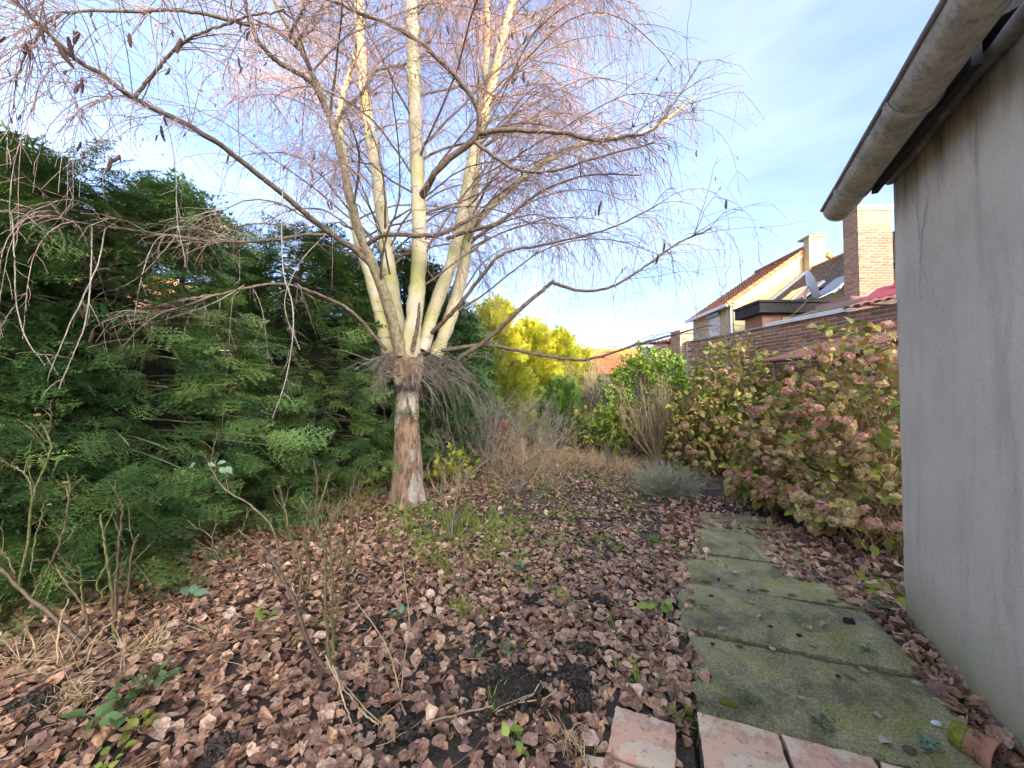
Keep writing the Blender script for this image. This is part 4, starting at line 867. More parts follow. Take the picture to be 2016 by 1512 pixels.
# ------------------------------------------------------------------ hydrangeas
def mophead(seed, n=70):
    g = np.random.default_rng(seed); a = Acc(); V = []; T = []
    fl = []; ft = []
    for k in range(4):
        q = k*math.pi/2; c, s = math.cos(q), math.sin(q)
        i = len(fl); fl += [[0, 0, 0], [.7*c-.42*s, .7*s+.42*c, .10], [1.05*c, 1.05*s, .02], [.7*c+.42*s, .7*s-.42*c, .10]]; ft += [[i, i+3, i+2], [i, i+2, i+1]]
    fl, ft = np.array(fl, float), np.array(ft)
    z = g.uniform(-.45, 1, n); q = g.uniform(0, 2*np.pi, n); r = np.sqrt(1-z*z); d = np.stack([r*np.cos(q), r*np.sin(q), z*.8], -1)
    pos = d*.062*g.uniform(.85, 1.1, (n, 1)); nrm = norm(d+g.normal(0, .35, (n, 3))); tx = norm(np.cross(nrm, g.normal(0, 1, (n, 3))))
    Mx = np.stack([tx, np.cross(nrm, tx), nrm], -1)*g.uniform(.013, .022, (n, 1, 1)); scatter(a, fl, ft, Mx, pos, g.random(n)*.6)
    return a.mesh('flower_head', False)
HEADS = {k: [mophead(100+i*7+s) for s in range(2)] for i, k in enumerate(('hpink', 'hcream', 'htan'))}
for k, ms in HEADS.items():
    for m in ms: m.materials.append(M[k])
def hydrangea(label, c, rx, ry, z1, nhead, weights, nleaf, nst, hs=(.9, 1.5), zlow=.25, gfrac=.12, lean=(0, 0), gmat=True):
    t = thing('hydrangea_bush', label, 'hydrangea', (c[0], c[1], 0), 'hydrangeas along the brick wall')
    cen = np.array([c[0], c[1], 0]); rad = np.array([rx, ry, z1])
    ns = nst; st = cen+rdir(ns)*[.45*rx, .45*ry, 0]; tip = cen+rdir(ns, .15, 1)*rad*rng.uniform(.75, 1.02, (ns, 1))+[lean[0], lean[1], 0]
    tip[:, 2] = np.maximum(tip[:, 2], .3)
    s = np.linspace(0, 1, 8)[None, :, None]; pp = st[:, None]+(tip-st)[:, None]*s; pp[:, :, 2] = tip[:, None, 2]*(1-(1-s[..., 0])**1.7); pp += rng.normal(0, .022, pp.shape)
    a = Acc(); tubes(a, pp, taper(ns, 8, .010, .004), 5, rng.random(ns)); part(a, 'canes', M['dry'], t, True, 'stuff')
    # heads mostly on the side towards the light of the garden
    hd = rdir(nhead*5, -.05, 1); face = norm(np.array([-c[0]*.75-1.2, -c[1], .0])[None]); sc = (hd*face).sum(1); hd = hd[np.argsort(-(sc+rng.normal(0, .45, len(sc))))][:nhead]
    lump = np.array([1+.16*mnoise.noise(Vector(q*2.5)+Vector((c[0]*3, 0, 0))) for q in hd])
    hp = cen+hd*rad*(lump*rng.uniform(.88, 1.04, nhead))[:, None]+[lean[0], lean[1], 0]; hp[:, 2] = np.maximum(hp[:, 2], zlow+rng.random(nhead)*.25)
    for q in hp:
        k = random.choices(('hpink', 'hcream', 'htan'), weights(q))[0]
        o = link('flower_head', random.choice(HEADS[k]), None, t, q); o.scale = (random.uniform(*hs),)*3; o.rotation_euler = (random.uniform(-.8, .8), random.uniform(-.8, .8), random.uniform(0, 6.28))
    for frac, mat, nm in ((1-gfrac, M['hleaf'], 'withered_leaves'), (gfrac, M['hgreen'], 'green_leaves')):
        n = int(nleaf*frac); dd = rdir(n, -.1, 1); lm = np.array([1+.2*mnoise.noise(Vector(q*2.3)+Vector((c[0]*2, 1, 0))) for q in dd])
        pos = cen+dd*rad*(lm*(1-rng.random(n)**1.5*.5))[:, None]+[lean[0], lean[1], 0]; pos[:, 2] += .04
        f = Acc(); w = rng.integers(0, 3, n)
        for q in range(3):
            kk = (w == q) & (pos[:, 2] > .12); leaves_on(f, pos[kk], norm(dd[kk]*.6+rdir(kk.sum())*.8+[0, 0, -.35]), rng.uniform(.07, .15, kk.sum()) if nm[0] == 'w' else rng.uniform(.10, .17, kk.sum()), LB_[q], .7)
        part(f, nm, mat, t, True, 'stuff')
    return t
hydrangea('large hydrangea bush with many pink and cream dried heads beside the grey wall', (4.5, 4.95), 1.45, 1.15, 2.38, 215, lambda q: (1.5, .8 if q[2] > .9 else 2.0, .7), 2600, 90, hs=(.7, 1.2))
hydrangea('low pink headed hydrangea spilling over the paved path', (3.85, 5.35), .85, .85, 1.35, 110, lambda q: (1.9, 1.0, .5), 1100, 60, hs=(.7, 1.2), zlow=.2, gfrac=.16)
hydrangea('hydrangea with pale dried heads low in the corner behind the grey wall', (3.85, 4.05), .75, .6, 1.15, 46, lambda q: (.6, 1.8, .6), 500, 60, hs=(.7, 1.2), zlow=.12, gfrac=.10)
hydrangea('tall browned hydrangea behind the pink one reaching the brick wall top', (4.8, 8.2), 1.2, 1.15, 2.75, 70, lambda q: (.05, .2, 2), 3000, 40, hs=(.8, 1.3), gfrac=.2)
hydrangea('withered hydrangea in the shade next to the vase shaped shrub', (4.0, 8.0), .85, .8, 1.7, 36, lambda q: (.08, .5, 2), 1600, 30, hs=(.8, 1.2), gfrac=.12)
# bare saplings above the wall
twiggy('bare_sapling', 'thin bare sapling rising above the brick wall in front of the cream house', 'sapling', np.array([4.75, 8.75, 0]), 5, 3.7, .25, M['broom'], .010, 4, 2, .07, .03, brad=.15, sub=.25, tw=.08)
# clump of green leaves at the path edge
def leafy(name, label, cat, base, n, size, mat, tpl=None, flat=.5, h=.05, spread=.1, group=None):
    t = thing(name, label, cat, base, group); a = Acc(); d = rdir(n, .05, .9); d[:, 2] *= flat+.3
    o = np.array(base)+rdir(n)*[spread, spread, 0]+np.array([0, 0, 1.])*rng.uniform(.0, h, n)[:, None]
    st = Acc(); root = np.tile(np.array(base)+[0, 0, -.01], (n, 1)); mid = (root+o)/2+[0, 0, .01]
    tubes(st, np.stack([root, mid, o], 1), taper(n, 3, .0025, .0018), 3, rng.random(n)); part(st, 'stalks', M['rose'], t, True, 'stuff')
    leaves_on(a, o, d, rng.uniform(size*.6, size*1.1, n), tpl or LB_[0], 1.2); part(a, 'leaves', mat, t, True); return t
leafy('hydrangea_shoot', 'shoot with glossy green leaves drooping onto the path edge under the pink hydrangea', 'plant', gpt(1520, 1010), 14, .17, M['hgreen'], h=.18, spread=.14)
leafy('foxglove_rosette', 'bright green rosette between lavender and hydrangea', 'plant', gpt(1405, 925), 26, .2, M['grass'], LF[0], h=.12, spread=.12, flat=1.)
leafy('foxglove_rosette', 'smaller bright green rosette close to the path under the hydrangea', 'plant', gpt(1390, 905), 18, .15, M['grass'], LF[0], h=.12, spread=.1, flat=1.)
# lavender
def lavender(label, base, rx, h, n):
    t = thing('lavender_bush', label, 'lavender', base); a = Acc(); st = np.array(base)+rdir(n)*[rx*.35, rx*.35, 0]; d = rdir(n, .25, 1)*[1.0, 1.0, .8]
    p = grow(st, d, h*rng.uniform(.6, 1.1, n), 6, 0, .07, .06); tubes(a, p, taper(n, 6, .004, .0016), 3, rng.random(n))
    o, tg, b, u = along(p, n*7, .35); leaves_on(a, o, tg+rdir(len(o))*.55, rng.uniform(.03, .055, len(o)), leaf_tpl(1, .09, 0, .05)); part(a, 'stems', M['lavender'], t, True, 'stuff'); return t
lavender('rounded grey green lavender bush on the leaf litter beside the path', gpt(1310, 975), .50, .56, 620)
lavender('low grey lavender clump behind the rounded lavender bush', gpt(1345, 900), .45, .38, 300)
# ------------------------------------------------------------------ the pollard birch
D0 = 5.5; TB = G(802, 992); TB[2] = float(gz(TB[0], TB[1]))
BT = thing('birch_tree', 'pollarded birch with several pale stems, long catkins and a veil of bare twigs', 'birch', TB)
# trunk: lathe with bark ridges, a flared foot, a hollow below the swollen head
prof = [(1000, 40, 0), (985, 35, 0), (960, 30.5, 0), (920, 28, -1), (880, 26, -1), (840, 24, -2), (800, 23, -2), (775, 22, -1), (760, 25, -1), (740, 29, -3), (720, 31, -3), (700, 30, -2), (685, 24, -2), (676, 10, -2)]
nA = 96; rows_ = []
ys = np.array([q[0] for q in prof], float); ws = np.array([q[1] for q in prof], float); xo = np.array([q[2] for q in prof], float)
yy = np.linspace(1000, 676, 150); V = []
for y in yy:
    w = np.interp(-y, -ys, ws)/F*D0; cx = 801+np.interp(-y, -ys, xo); c = P(cx, y, D0); zc = c[2]; c = np.array([TB[0]+(c[0]-P(801, y, D0)[0]), TB[1]+.0, zc])
    for i in range(nA):
        q = i*2*math.pi/nA; e = Vector((math.cos(q)*2.2, math.sin(q)*2.2, zc*1.1))
        rid = abs(mnoise.noise(Vector((math.cos(q)*5, math.sin(q)*5, zc*2.0))))
        k = 1+.07*mnoise.noise(e)+.10*(rid-.3)+.03*mnoise.noise(Vector((math.cos(q)*12, math.sin(q)*12, zc*9)))
        if y > 930: k += .22*((y-930)/70)**1.6*max(0, math.cos(q*5+.7)+.1)
        if y < 775: k += .22*mnoise.noise(Vector((math.cos(q)*2.6+5, math.sin(q)*2.6, zc*7)))
        hol = math.exp(-((zc-1.62)/.09)**2)*math.exp(-(((q-4.75+math.pi) % (2*math.pi)-math.pi)/.5)**2); k -= .33*hol
        V.append([c[0]+w*k*math.cos(q), c[1]+w*k*math.sin(q), zc])
n = len(yy); Q = [[j*nA+i, j*nA+(i+1) % nA, (j+1)*nA+(i+1) % nA, (j+1)*nA+i] for j in range(n-1) for i in range(nA)]
a = Acc(); a.add(V, None, Q); a.add(V[-nA:]+[np.mean(V[-nA:], 0)], [[i, (i+1) % nA, nA] for i in range(nA)]); part(a, 'trunk', M['trunk'], BT)
# stems: photo x, y, depth, width in pixels
STEMS = [
 [(790, 700, 5.35, 30), (768, 612, 5.2, 27), (738, 532, 5.05, 24), (712, 470, 4.95, 23), (690, 390, 4.85, 20), (665, 280, 4.7, 18), (640, 205, 4.6, 15), (600, 112, 4.45, 12), (560, 40, 4.35, 10), (525, -30, 4.25, 8), (480, -140, 4.1, 5)],
 [(765, 700, 5.6, 30), (737, 575, 5.85, 24), (706, 470, 6.1, 22), (686, 370, 6.3, 18), (669, 250, 6.55, 14), (674, 190, 6.7, 12), (694, 130, 6.8, 11), (705, 60, 6.95, 10), (690, -60, 7.1, 8), (670, -200, 7.3, 5)],
 [(792, 695, 5.6, 36), (771, 560, 5.85, 31), (757, 460, 6.05, 29), (741, 340, 6.3, 26), (723, 230, 6.5, 24), (712, 130, 6.7, 22), (706, 0, 6.9, 20), (700, -150, 7.1, 16), (690, -330, 7.3, 9)],
 [(806, 700, 5.45, 42), (818, 600, 5.35, 36), (826, 500, 5.25, 33), (824, 400, 5.15, 31), (820, 300, 5.05, 30), (816, 200, 4.95, 29), (813, 100, 4.88, 28), (810, 0, 4.8, 27), (806, -180, 4.7, 22), (800, -380, 4.6, 12)],
 [(830, 690, 5.6, 32), (858, 600, 5.8, 29), (888, 520, 5.95, 27), (905, 451, 6.1, 26), (923, 347, 6.25, 24), (944, 260, 6.4, 22), (968, 173, 6.5, 20), (987, 87, 6.6, 17), (1010, 0, 6.7, 15), (1045, -130, 6.85, 11), (1080, -280, 7.0, 6)],
 [(855, 700, 5.85, 32), (878, 650, 6.0, 30), (905, 560, 6.2, 27), (919, 480, 6.4, 25), (931, 400, 6.6, 21), (940, 310, 6.8, 17), (947, 208, 7.0, 14), (957, 139, 7.1, 13), (959, 0, 7.3, 13), (962, -160, 7.5, 9), (965, -320, 7.7, 5)],
]
BR = [  # named branches: photo x, y, depth, width
 [(905, 705, 5.4, 11), (960, 668, 5.2, 10), (1010, 622, 5.0, 10), (1055, 582, 4.9, 9), (1091, 553, 4.8, 8)],
 [(1088, 556, 4.8, 8), (1140, 572, 4.6, 6.5), (1200, 566, 4.5, 5.5), (1260, 532, 4.4, 5), (1330, 482, 4.3, 4), (1400, 450, 4.2, 3)],
 [(926, 451, 6.2, 16), (982, 392, 6.1, 14), (1048, 337, 6.0, 12), (1086, 312, 5.95, 11), (1142, 285, 5.9, 10), (1190, 274, 5.85, 9), (1280, 257, 5.8, 7), (1370, 190, 5.8, 4)],
 [(832, 385, 5.1, 18), (842, 366, 4.95, 15), (857, 340, 4.8, 14), (888, 309, 4.7, 13), (926, 281, 4.6, 13), (942, 258, 4.55, 12), (942, 222, 4.5, 11), (926, 188, 4.4, 10), (895, 149, 4.3, 10), (850, 104, 4.2, 9), (826, 83, 4.15, 8.5), (774, 52, 4.05, 8), (715, 28, 4.0, 7), (640, -5, 3.9, 6), (560, -50, 3.8, 4)],
 [(942, 262, 4.55, 11), (1000, 256, 4.45, 10), (1070, 259, 4.4, 9.5), (1118, 262, 4.35, 9), (1150, 273, 4.3, 8.5), (1190, 277, 4.28, 8), (1232, 268, 4.25, 7), (1285, 256, 4.2, 5.5), (1330, 200, 4.2, 4), (1380, 120, 4.2, 3)],
 [(935, 280, 4.6, 9), (975, 310, 4.5, 7), (1010, 331, 4.45, 7), (1045, 338, 4.4, 6.5), (1100, 334, 4.35, 6), (1170, 312, 4.3, 5), (1290, 280, 4.2, 3.5)],
 [(712, 490, 5.0, 10), (740, 470, 4.9, 9), (767, 462, 4.8, 9), (829, 464, 4.75, 10), (864, 461, 4.7, 10), (905, 443, 4.65, 9), (947, 418, 4.6, 6)],
 [(880, 470, 5.0, 9), (919, 456, 4.9, 9), (975, 441, 4.8, 8), (1017, 413, 4.75, 7), (1069, 375, 4.7, 6), (1160, 345, 4.6, 4), (1260, 345, 4.5, 3)],
 [(755, 545, 5.15, 15), (700, 494, 4.9, 13), (635, 448, 4.5, 12), (542, 371, 4.0, 11.5), (455, 302, 3.6, 11), (382, 253, 3.3, 10.5), (312, 219, 3.1, 10), (264, 194, 2.95, 10), (208, 153, 2.8, 9.5), (149, 115, 2.65, 9), (80, 52, 2.5, 8), (28, 0, 2.4, 7), (-40, -70, 2.3, 5)],
 [(712, 492, 4.95, 9), (635, 462, 4.7, 7.5), (521, 474, 4.3, 7), (417, 474, 3.9, 6.5), (295, 458, 3.5, 6), (174, 441, 3.2, 5), (35, 420, 2.9, 4), (-40, 412, 2.8, 3)],
 [(650, 235, 4.65, 11), (622, 174, 4.5, 11), (590, 146, 4.4, 10), (556, 128, 4.3, 9.5), (514, 90, 4.1, 9), (493, 45, 4.0, 8), (483, 0, 3.9, 7), (470, -60, 3.8, 5)],
 [(264, 194, 2.95, 7), (312, 132, 2.9, 6.5), (347, 97, 2.85, 6), (389, 69, 2.8, 5.5), (479, 35, 2.75, 4.5), (560, 20, 2.7, 3)],
 [(493, 50, 4.0, 7), (417, 31, 3.6, 7), (350, 20, 3.3, 6.5), (260, 22, 3.0, 6), (160, 22, 2.8, 5), (104, 36, 2.7, 4.5), (60, 90, 2.6, 4), (30, 160, 2.6, 3)],
 [(569, 75, 4.35, 8), (585, 40, 4.2, 7), (605, 0, 4.1, 6), (620, -40, 4.0, 5)],
 [(826, 90, 4.15, 7), (850, 72, 4.3, 6), (868, 30, 4.4, 5.5), (880, -10, 4.5, 5)],
 [(660, 250, 4.7, 9), (680, 215, 4.9, 8), (715, 180, 5.0, 7), (740, 140, 5.1, 6), (800, 125, 5.2, 6), (850, 100, 5.3, 5)],
 [(812, 690, 5.3, 10), (822, 640, 5.15, 8), (826, 596, 5.05, 5)],
 [(850, 655, 5.5, 10), (895, 610, 5.2, 9), (940, 555, 5.0, 8), (990, 500, 4.8, 6.5), (1080, 480, 4.6, 5), (1200, 450, 4.4, 4), (1300, 400, 4.3, 3)],
 [(760, 690, 5.4, 8), (700, 620, 5.0, 7), (640, 585, 4.7, 6.5), (560, 560, 4.3, 6), (470, 570, 3.9, 5), (370, 600, 3.6, 4), (290, 625, 3.4, 3)],
 [(870, 690, 5.6, 9), (960, 680, 5.4, 8), (1060, 698, 5.2, 7), (1150, 708, 5.0, 6), (1250, 680, 4.8, 5), (1340, 655, 4.6, 4), (1400, 640, 4.5, 3)],
]
def trace(q, n):
    pts = np.array([P(x, y, d) for x, y, d, w in q]); r = np.array([w/2/F*d for x, y, d, w in q])
    p = smooth_line(pts, n); rr = np.interp(np.linspace(0, len(q)-1, n), np.arange(len(q)), r); return p, rr
stemlines = []; brlines = []
for q in STEMS:
    p, r = trace(q, 70); stemlines.append((p, r)); r2 = r*(1+.05*np.sin(np.arange(70)*.9)+rng.normal(0, .025, 70)); a = Acc(); tubes(a, p+rng.normal(0, .004, p.shape), r2*(.78 if len(stemlines) == 1 else .88), 16); part(a, 'stem', M['youngbark'] if len(stemlines) == 1 else M['birch'], BT)
for k, q in enumerate(BR):
    p, r = trace(q, 44); brlines.append((p, r)); a = Acc(); tubes(a, p+rng.normal(0, .0035, p.shape), r*.92, 8); part(a, 'branch', M['birch'] if k == 2 else M['branch'], BT)
# crown grown from the stems and branches
def pts_on(lines, N, lo, hi, zmin=0):
    w = np.array([np.linalg.norm(l[0][-1]-l[0][0]) for l in lines]); b = rng.choice(len(lines), N, p=w/w.sum()); u = rng.uniform(lo, hi, N); o = np.zeros((N, 3)); t = np.zeros((N, 3)); r = np.zeros(N)
    for i in range(N):
        p, rr = lines[b[i]]; k = int(u[i]*(len(p)-2)); o[i] = p[k]; t[i] = norm(p[k+1]-p[k]); r[i] = rr[k]
    return o, t, r
CEN = np.array([TB[0], TB[1], 0])
tw = Acc(); b1 = Acc()
N1 = 120
o, tg, r = pts_on(stemlines, N1, .12, .98)
az = rng.uniform(0, 2*np.pi, N1); dirs = np.stack([np.cos(az), np.sin(az), rng.uniform(.15, .9, N1)], -1)+tg*.35
L1 = np.clip(4.3-.28*(o[:, 2]-2), 1.6, 4.2)*rng.uniform(.6, 1.05, N1)
toward = dirs[:, 1] < -.3; L1 = np.where(toward, L1*.62, L1)
NX = 34                                                   # long limbs reaching over the path
ox, tx0, rx0 = pts_on(stemlines[3:], NX, .22, .95); azx = rng.uniform(-1.0, .75, NX); o = np.concatenate([o, ox]); dirs = np.concatenate([dirs, np.stack([np.cos(azx), np.sin(azx), rng.uniform(.2, .75, NX)], -1)+tx0*.2]); L1 = np.concatenate([L1, rng.uniform(2.6, 4.3, NX)]); r = np.concatenate([r, rx0]); N1 += NX
p1 = grow(o, dirs, L1, 14, rng.uniform(.18, .42, N1), .10, .05); r1 = taper(N1, 14, np.clip(r*.34, .006, .017), .003)
tubes(b1, p1, r1, 6, rng.random(N1))
part(b1, 'side_branches', M['branch'], BT, True, 'stuff')
brp = np.stack([smooth_line(l[0], 14) for l in brlines]); allp = np.concatenate([p1, brp[[1, 2, 3, 4, 5, 6, 7, 8, 9, 10, 11, 12, 13, 14, 15, 17, 18, 19]], brp[[8, 12, 4, 2, 3]]])
def keep(p, lim=1.15):                                    # nothing right in front of the lens or through the outbuilding
    c = np.array([0, 0, CAMZ]); d = np.linalg.norm(p-c, axis=-1).min(1); nn_ = (p@N_).max(1)
    return (d > lim) & ((p[:, :, 1].min(1) > .6)) & (nn_ < 1.0+np.clip(p[:, -1, 1]-2.7, 0, 9)*3)
k1 = keep(allp, 1.6); allp = allp[k1]
N2 = 3600
o, tg, b_, u = along(allp, N2, .28); side = rdir(N2, -.35, .55)
p2 = grow(o, tg*.75+side*.85, rng.uniform(.35, 1.25, N2)*(1.15-.5*u), 8, rng.uniform(.10, .55, N2), .085, .03); k = keep(p2); p2 = p2[k]; N2 = len(p2)
tubes(tw, p2, taper(N2, 8, .0043, .0016), 3, rng.random(N2), cap=False)
N3 = 15500
o, tg, b_, u = along(p2, N3, .12); p3 = grow(o, tg*.6+rdir(N3, -.6, .35)*.8, rng.uniform(.12, .50, N3), 3, rng.uniform(.1, .9, N3), .20, .0); k = keep(p3, 1.3); p3 = p3[k]; N3 = len(p3)
tubes(tw, p3, taper(N3, 3, .0024, .0012), 3, rng.random(N3), cap=False)
# long weeping streamers from the outer crown
N4 = 1100
o, tg, b_, u = along(allp, N4, .5); p4 = grow(o, tg*.6+rdir(N4, -.4, .4)*.5, rng.uniform(.5, 1.5, N4), 10, rng.uniform(.9, 1.8, N4), .07, .0); k = keep(p4, 1.5) & (p4[:, -1, 2] > .9); p4 = p4[k]; N4 = len(p4)
tubes(tw, p4, taper(N4, 10, .0036, .0016), 3, rng.random(N4), cap=False)
o, tg, b_, u = along(p4, N4*7, .15); p5 = grow(o, tg*.8+rdir(len(o), -.6, .2)*.7, rng.uniform(.06, .2, len(o)), 3, .5, .15, 0.); tubes(tw, p5, taper(len(o), 3, .0022, .0014), 3, rng.random(len(o)), cap=False)
part(tw, 'twigs', M['twig'], BT, True, 'stuff')
# broom of thin shoots round the pollard head
bm = Acc(); Nb = 115; az = rng.uniform(0, 2*np.pi, Nb); hd = np.array([TB[0]-.01, TB[1], 0]); zz = rng.uniform(1.72, 2.22, Nb)
o = np.stack([hd[0]+.19*np.cos(az), hd[1]+.19*np.sin(az), zz], -1); d = np.stack([np.cos(az), np.sin(az), rng.normal(.0, .55, Nb)], -1)+rdir(Nb)*.5
pb = grow(o, d, rng.uniform(.12, .85, Nb), 9, rng.uniform(.0, .9, Nb), .15, .05); tubes(bm, pb, taper(Nb, 9, .0052, .0020), 4, rng.random(Nb))
o, tg, b_, u = along(pb, Nb*5, .15); pc = grow(o, tg+rdir(len(o))*.8, rng.uniform(.12, .5, len(o)), 5, .2, .16, 0.); tubes(bm, pc, taper(len(o), 5, .0028, .0014), 3, rng.random(len(o)), cap=False)
# denser skirt hanging right of the head
Ns = 65; o = np.stack([hd[0]+rng.uniform(.05, .7, Ns), hd[1]+rng.uniform(-.1, .9, Ns), rng.uniform(1.75, 2.2, Ns)], -1); d = np.stack([rng.uniform(.3, 1, Ns), rng.normal(0, .4, Ns), rng.uniform(-.5, .25, Ns)], -1)
pd = grow(o, d, rng.uniform(.4, 1.2, Ns), 8, rng.uniform(.3, .9, Ns), .10, 0.); tubes(bm, pd, taper(Ns, 8, .0055, .0024), 3, rng.random(Ns), cap=False)
part(bm, 'epicormic_shoots', M['broom'], BT, True, 'stuff')
# catkins
def catkin_mesh(name, l, r, seed, n=9, s=7):
    g = np.random.default_rng(seed); t = np.linspace(0, 1, n); bend = g.uniform(-.25, .25); p = np.stack([bend*l*t*t, .1*l*np.sin(3*t)*g.uniform(-1, 1), -l*t], -1)
    rr = r*np.sin(np.pi*np.clip(t*.93+.05, 0, 1))**.45*(1+.13*((np.arange(n) % 2)*2-1)); a = Acc(); tubes(a, p, rr, s); return a.mesh(name)
CK = [catkin_mesh('catkin', 1.0, .115, s) for s in range(5)]
for m in CK: m.materials.append(M['catkin'])
spots = [(455, 297), (612, 335), (618, 300), (532, 458), (565, 508), (597, 525), (585, 85), (604, 115), (160, 150), (148, 180), (232, 290), (212, 325), (95, 440), (152, 600), (155, 640), (80, 60), (105, 92), (170, 75), (120, 55), (290, 10), (475, 45), (490, 60), (515, 50), (350, 70), (312, 240), (70, 70), (58, 75), (260, 60), (640, 395), (650, 400), (985, 70), (1010, 65), (1025, 80), (1035, 60), (1020, 120), (1035, 140), (1046, 122), (1005, 100), (975, 95), (1040, 70), (1022, 150), (1038, 155), (948, 150), (962, 158), (1000, 125), (1015, 145), (970, 300), (985, 330), (1028, 328), (890, 20), (880, 55), (870, 60), (942, 165), (1143, 320), (1146, 335), (1420, 400), (1180, 395), (1300, 480), (1305, 500)]
tips = np.concatenate([p3[:, -1], p3[:, 1], p2[:, -1], brp.reshape(-1, 3), allp.reshape(-1, 3)]); tx_, ty_ = PX(tips); used = set(); nck = 0
for (x, y) in spots:
    k = np.argsort((tx_-x)**2+(ty_-y)**2)[:6]; k = [q for q in k if q not in used]; q = k[int(np.argmin(tips[k][:, 1]))]; used.add(q); o_ = link('catkin', random.choice(CK), None, BT, tips[q]); s = random.uniform(.085, .125); o_.scale = (s, s, s*random.uniform(.9, 1.3)); o_.rotation_euler = (random.uniform(-.35, .35), random.uniform(-.35, .35), random.uniform(0, 6)); nck += 1
inview = (tx_ > -20) & (tx_ < 1500) & (ty_ > -20) & (ty_ < 560); cand = np.where(inview)[0]; rng.shuffle(cand); big = sorted(cand[:900], key=lambda q: tips[q][1])[:200]
for q in big:
    if tips[q][1] < 1.7: continue
    o_ = link('catkin', random.choice(CK), None, BT, tips[q]); s = random.uniform(.035, .07); o_.scale = (s, s, s); o_.rotation_euler = (random.uniform(-.5, .5), random.uniform(-.5, .5), random.uniform(0, 6))
ck = Acc(); CV = []
t5 = np.linspace(0, 1, 4)
rest_ = np.concatenate([p3[::2, -1], p2[::2, -1], p5[:, -1]]); rest_ = rest_[rng.permutation(len(rest_))[:3600]]; n = len(rest_); L_ = rng.uniform(.016, .038, n); dd = norm(rdir(n)*[.35, .35, .2]+[0, 0, -1.])
tubes(ck, rest_[:, None]+dd[:, None]*(L_[:, None]*t5)[:, :, None], np.array([.4, 1, .9, .3])[None]*(.0032+.001*rng.random((n, 1))), 3, rng.random(n)); part(ck, 'small_catkins', M['catkin'], BT, True, 'stuff')
# a few hanging dead leaves
for (x, y) in [(95, 95), (395, 175), (310, 35), (415, 165), (700, 268), (115, 45), (1275, 490), (1280, 465)]:
    q = int(np.argmin((tx_-x)**2+(ty_-y)**2)); a = Acc(); V, T = LB_[1]; scatter(a, V, T, frames(np.array([[random.uniform(-.4, .4), random.uniform(-.4, .4), -1.]]), rdir(1), .045), tips[q][None], np.array([random.random()])); part(a, 'dead_leaf', M['litter'], BT)

# long pale twigs hanging in front of the hedge
for q in ([(556, 372, 3.9, 4), (556, 520, 3.3, 4), (575, 600, 3.1, 4), (570, 690, 3.0, 4), (555, 760, 2.95, 3.5), (532, 825, 2.9, 2.5)], [(208, 446, 3.3, 4), (192, 520, 2.9, 4), (165, 585, 2.75, 4), (130, 655, 2.65, 3.5), (95, 750, 2.6, 2.5)],
          [(22, 420, 2.9, 4), (25, 510, 2.7, 4), (27, 610, 2.6, 4), (60, 690, 2.55, 3), (95, 700, 2.55, 2)], [(182, 442, 3.2, 4), (181, 560, 2.8, 4), (170, 640, 2.7, 4), (140, 710, 2.65, 3), (115, 768, 2.6, 2.5)], [(27, 605, 2.6, 3), (0, 640, 2.6, 2.5), (-30, 665, 2.6, 2)],
          [(345, 465, 3.65, 3), (300, 520, 3.5, 3), (250, 560, 3.4, 2.5), (190, 580, 3.3, 2)], [(480, 562, 3.95, 3.5), (420, 600, 3.7, 3), (330, 630, 3.5, 3), (240, 640, 3.4, 2)], [(640, 462, 4.7, 3), (590, 520, 4.4, 3), (560, 600, 4.2, 2.5), (590, 690, 4.1, 2)], [(330, 235, 3.15, 3), (345, 330, 3.1, 3), (350, 440, 3.05, 2.5), (365, 520, 3.0, 2)]):
    p, r_ = trace(q, 26); p += np.cumsum(rng.normal(0, .0016, p.shape), 0); a = Acc(); tubes(a, p, r_*.62, 5, random.random())
    n = 7; o, tg, b_, u = along(p[None], n, .25, .95); s2 = grow(o, tg*.7+rdir(n)*.7, rng.uniform(.05, .22, n), 6, .3, .15, 0.); tubes(a, s2, taper(n, 6, .0024, .0012), 4, rng.random(n)); part(a, 'hanging_twig', M['hang'], BT)
# ------------------------------------------------------------------ clods of dark earth
def clod_mesh(seed):
    import bmesh
    bm = bmesh.new(); bmesh.ops.create_icosphere(bm, subdivisions=4, radius=1)
    for v in bm.verts:
        c = v.co.normalized(); k = 1+.32*mnoise.noise(c*1.6+Vector((seed, 0, 0)))+.16*mnoise.noise(c*4+Vector((0, seed, 0)))+.09*mnoise.noise(c*10); v.co = c*k; v.co.z *= .62
    me = bpy.data.meshes.new('soil_clod'); bm.to_mesh(me); bm.free(); me.materials.append(M['clod']); return me
CL = [clod_mesh(s*3.7) for s in range(4)]
SOILSPOTS = [(1030, 1375, .17, .085), (1135, 1365, .10, .06), (965, 1345, .085, .05), (1150, 1305, .085, .055), (1000, 1400, .10, .06), (945, 1275, .06, .03), (1145, 1410, .07, .05), (985, 1240, .05, .03), (745, 1410, .09, .03), (700, 1375, .08, .03), (840, 1300, .07, .03), (735, 1225, .07, .025), (440, 1455, .06, .03), (1050, 1190, .09, .03), (1180, 1190, .08, .025), (60, 1420, .10, .06), (800, 1440, .07, .02), (1200, 1110, .10, .02)]
for k, (x, y, w, h) in enumerate(SOILSPOTS):
    p = gpt(x, y); o = link('soil_clod', CL[k % 4], None, None, (p[0], p[1], p[2]+h*.15)); o.scale = (w*.72, w*.62, h*.95); o.rotation_euler = (0, 0, k*1.9)
    tag(o, 'largest mound of dark earth pushed up through the leaf litter' if k == 0 else 'dark crumbly clod of earth pushed up through the leaf litter', 'clod', 'clods of dark earth')
cr = Acc(); cv, ct = [], []
import bmesh as _b
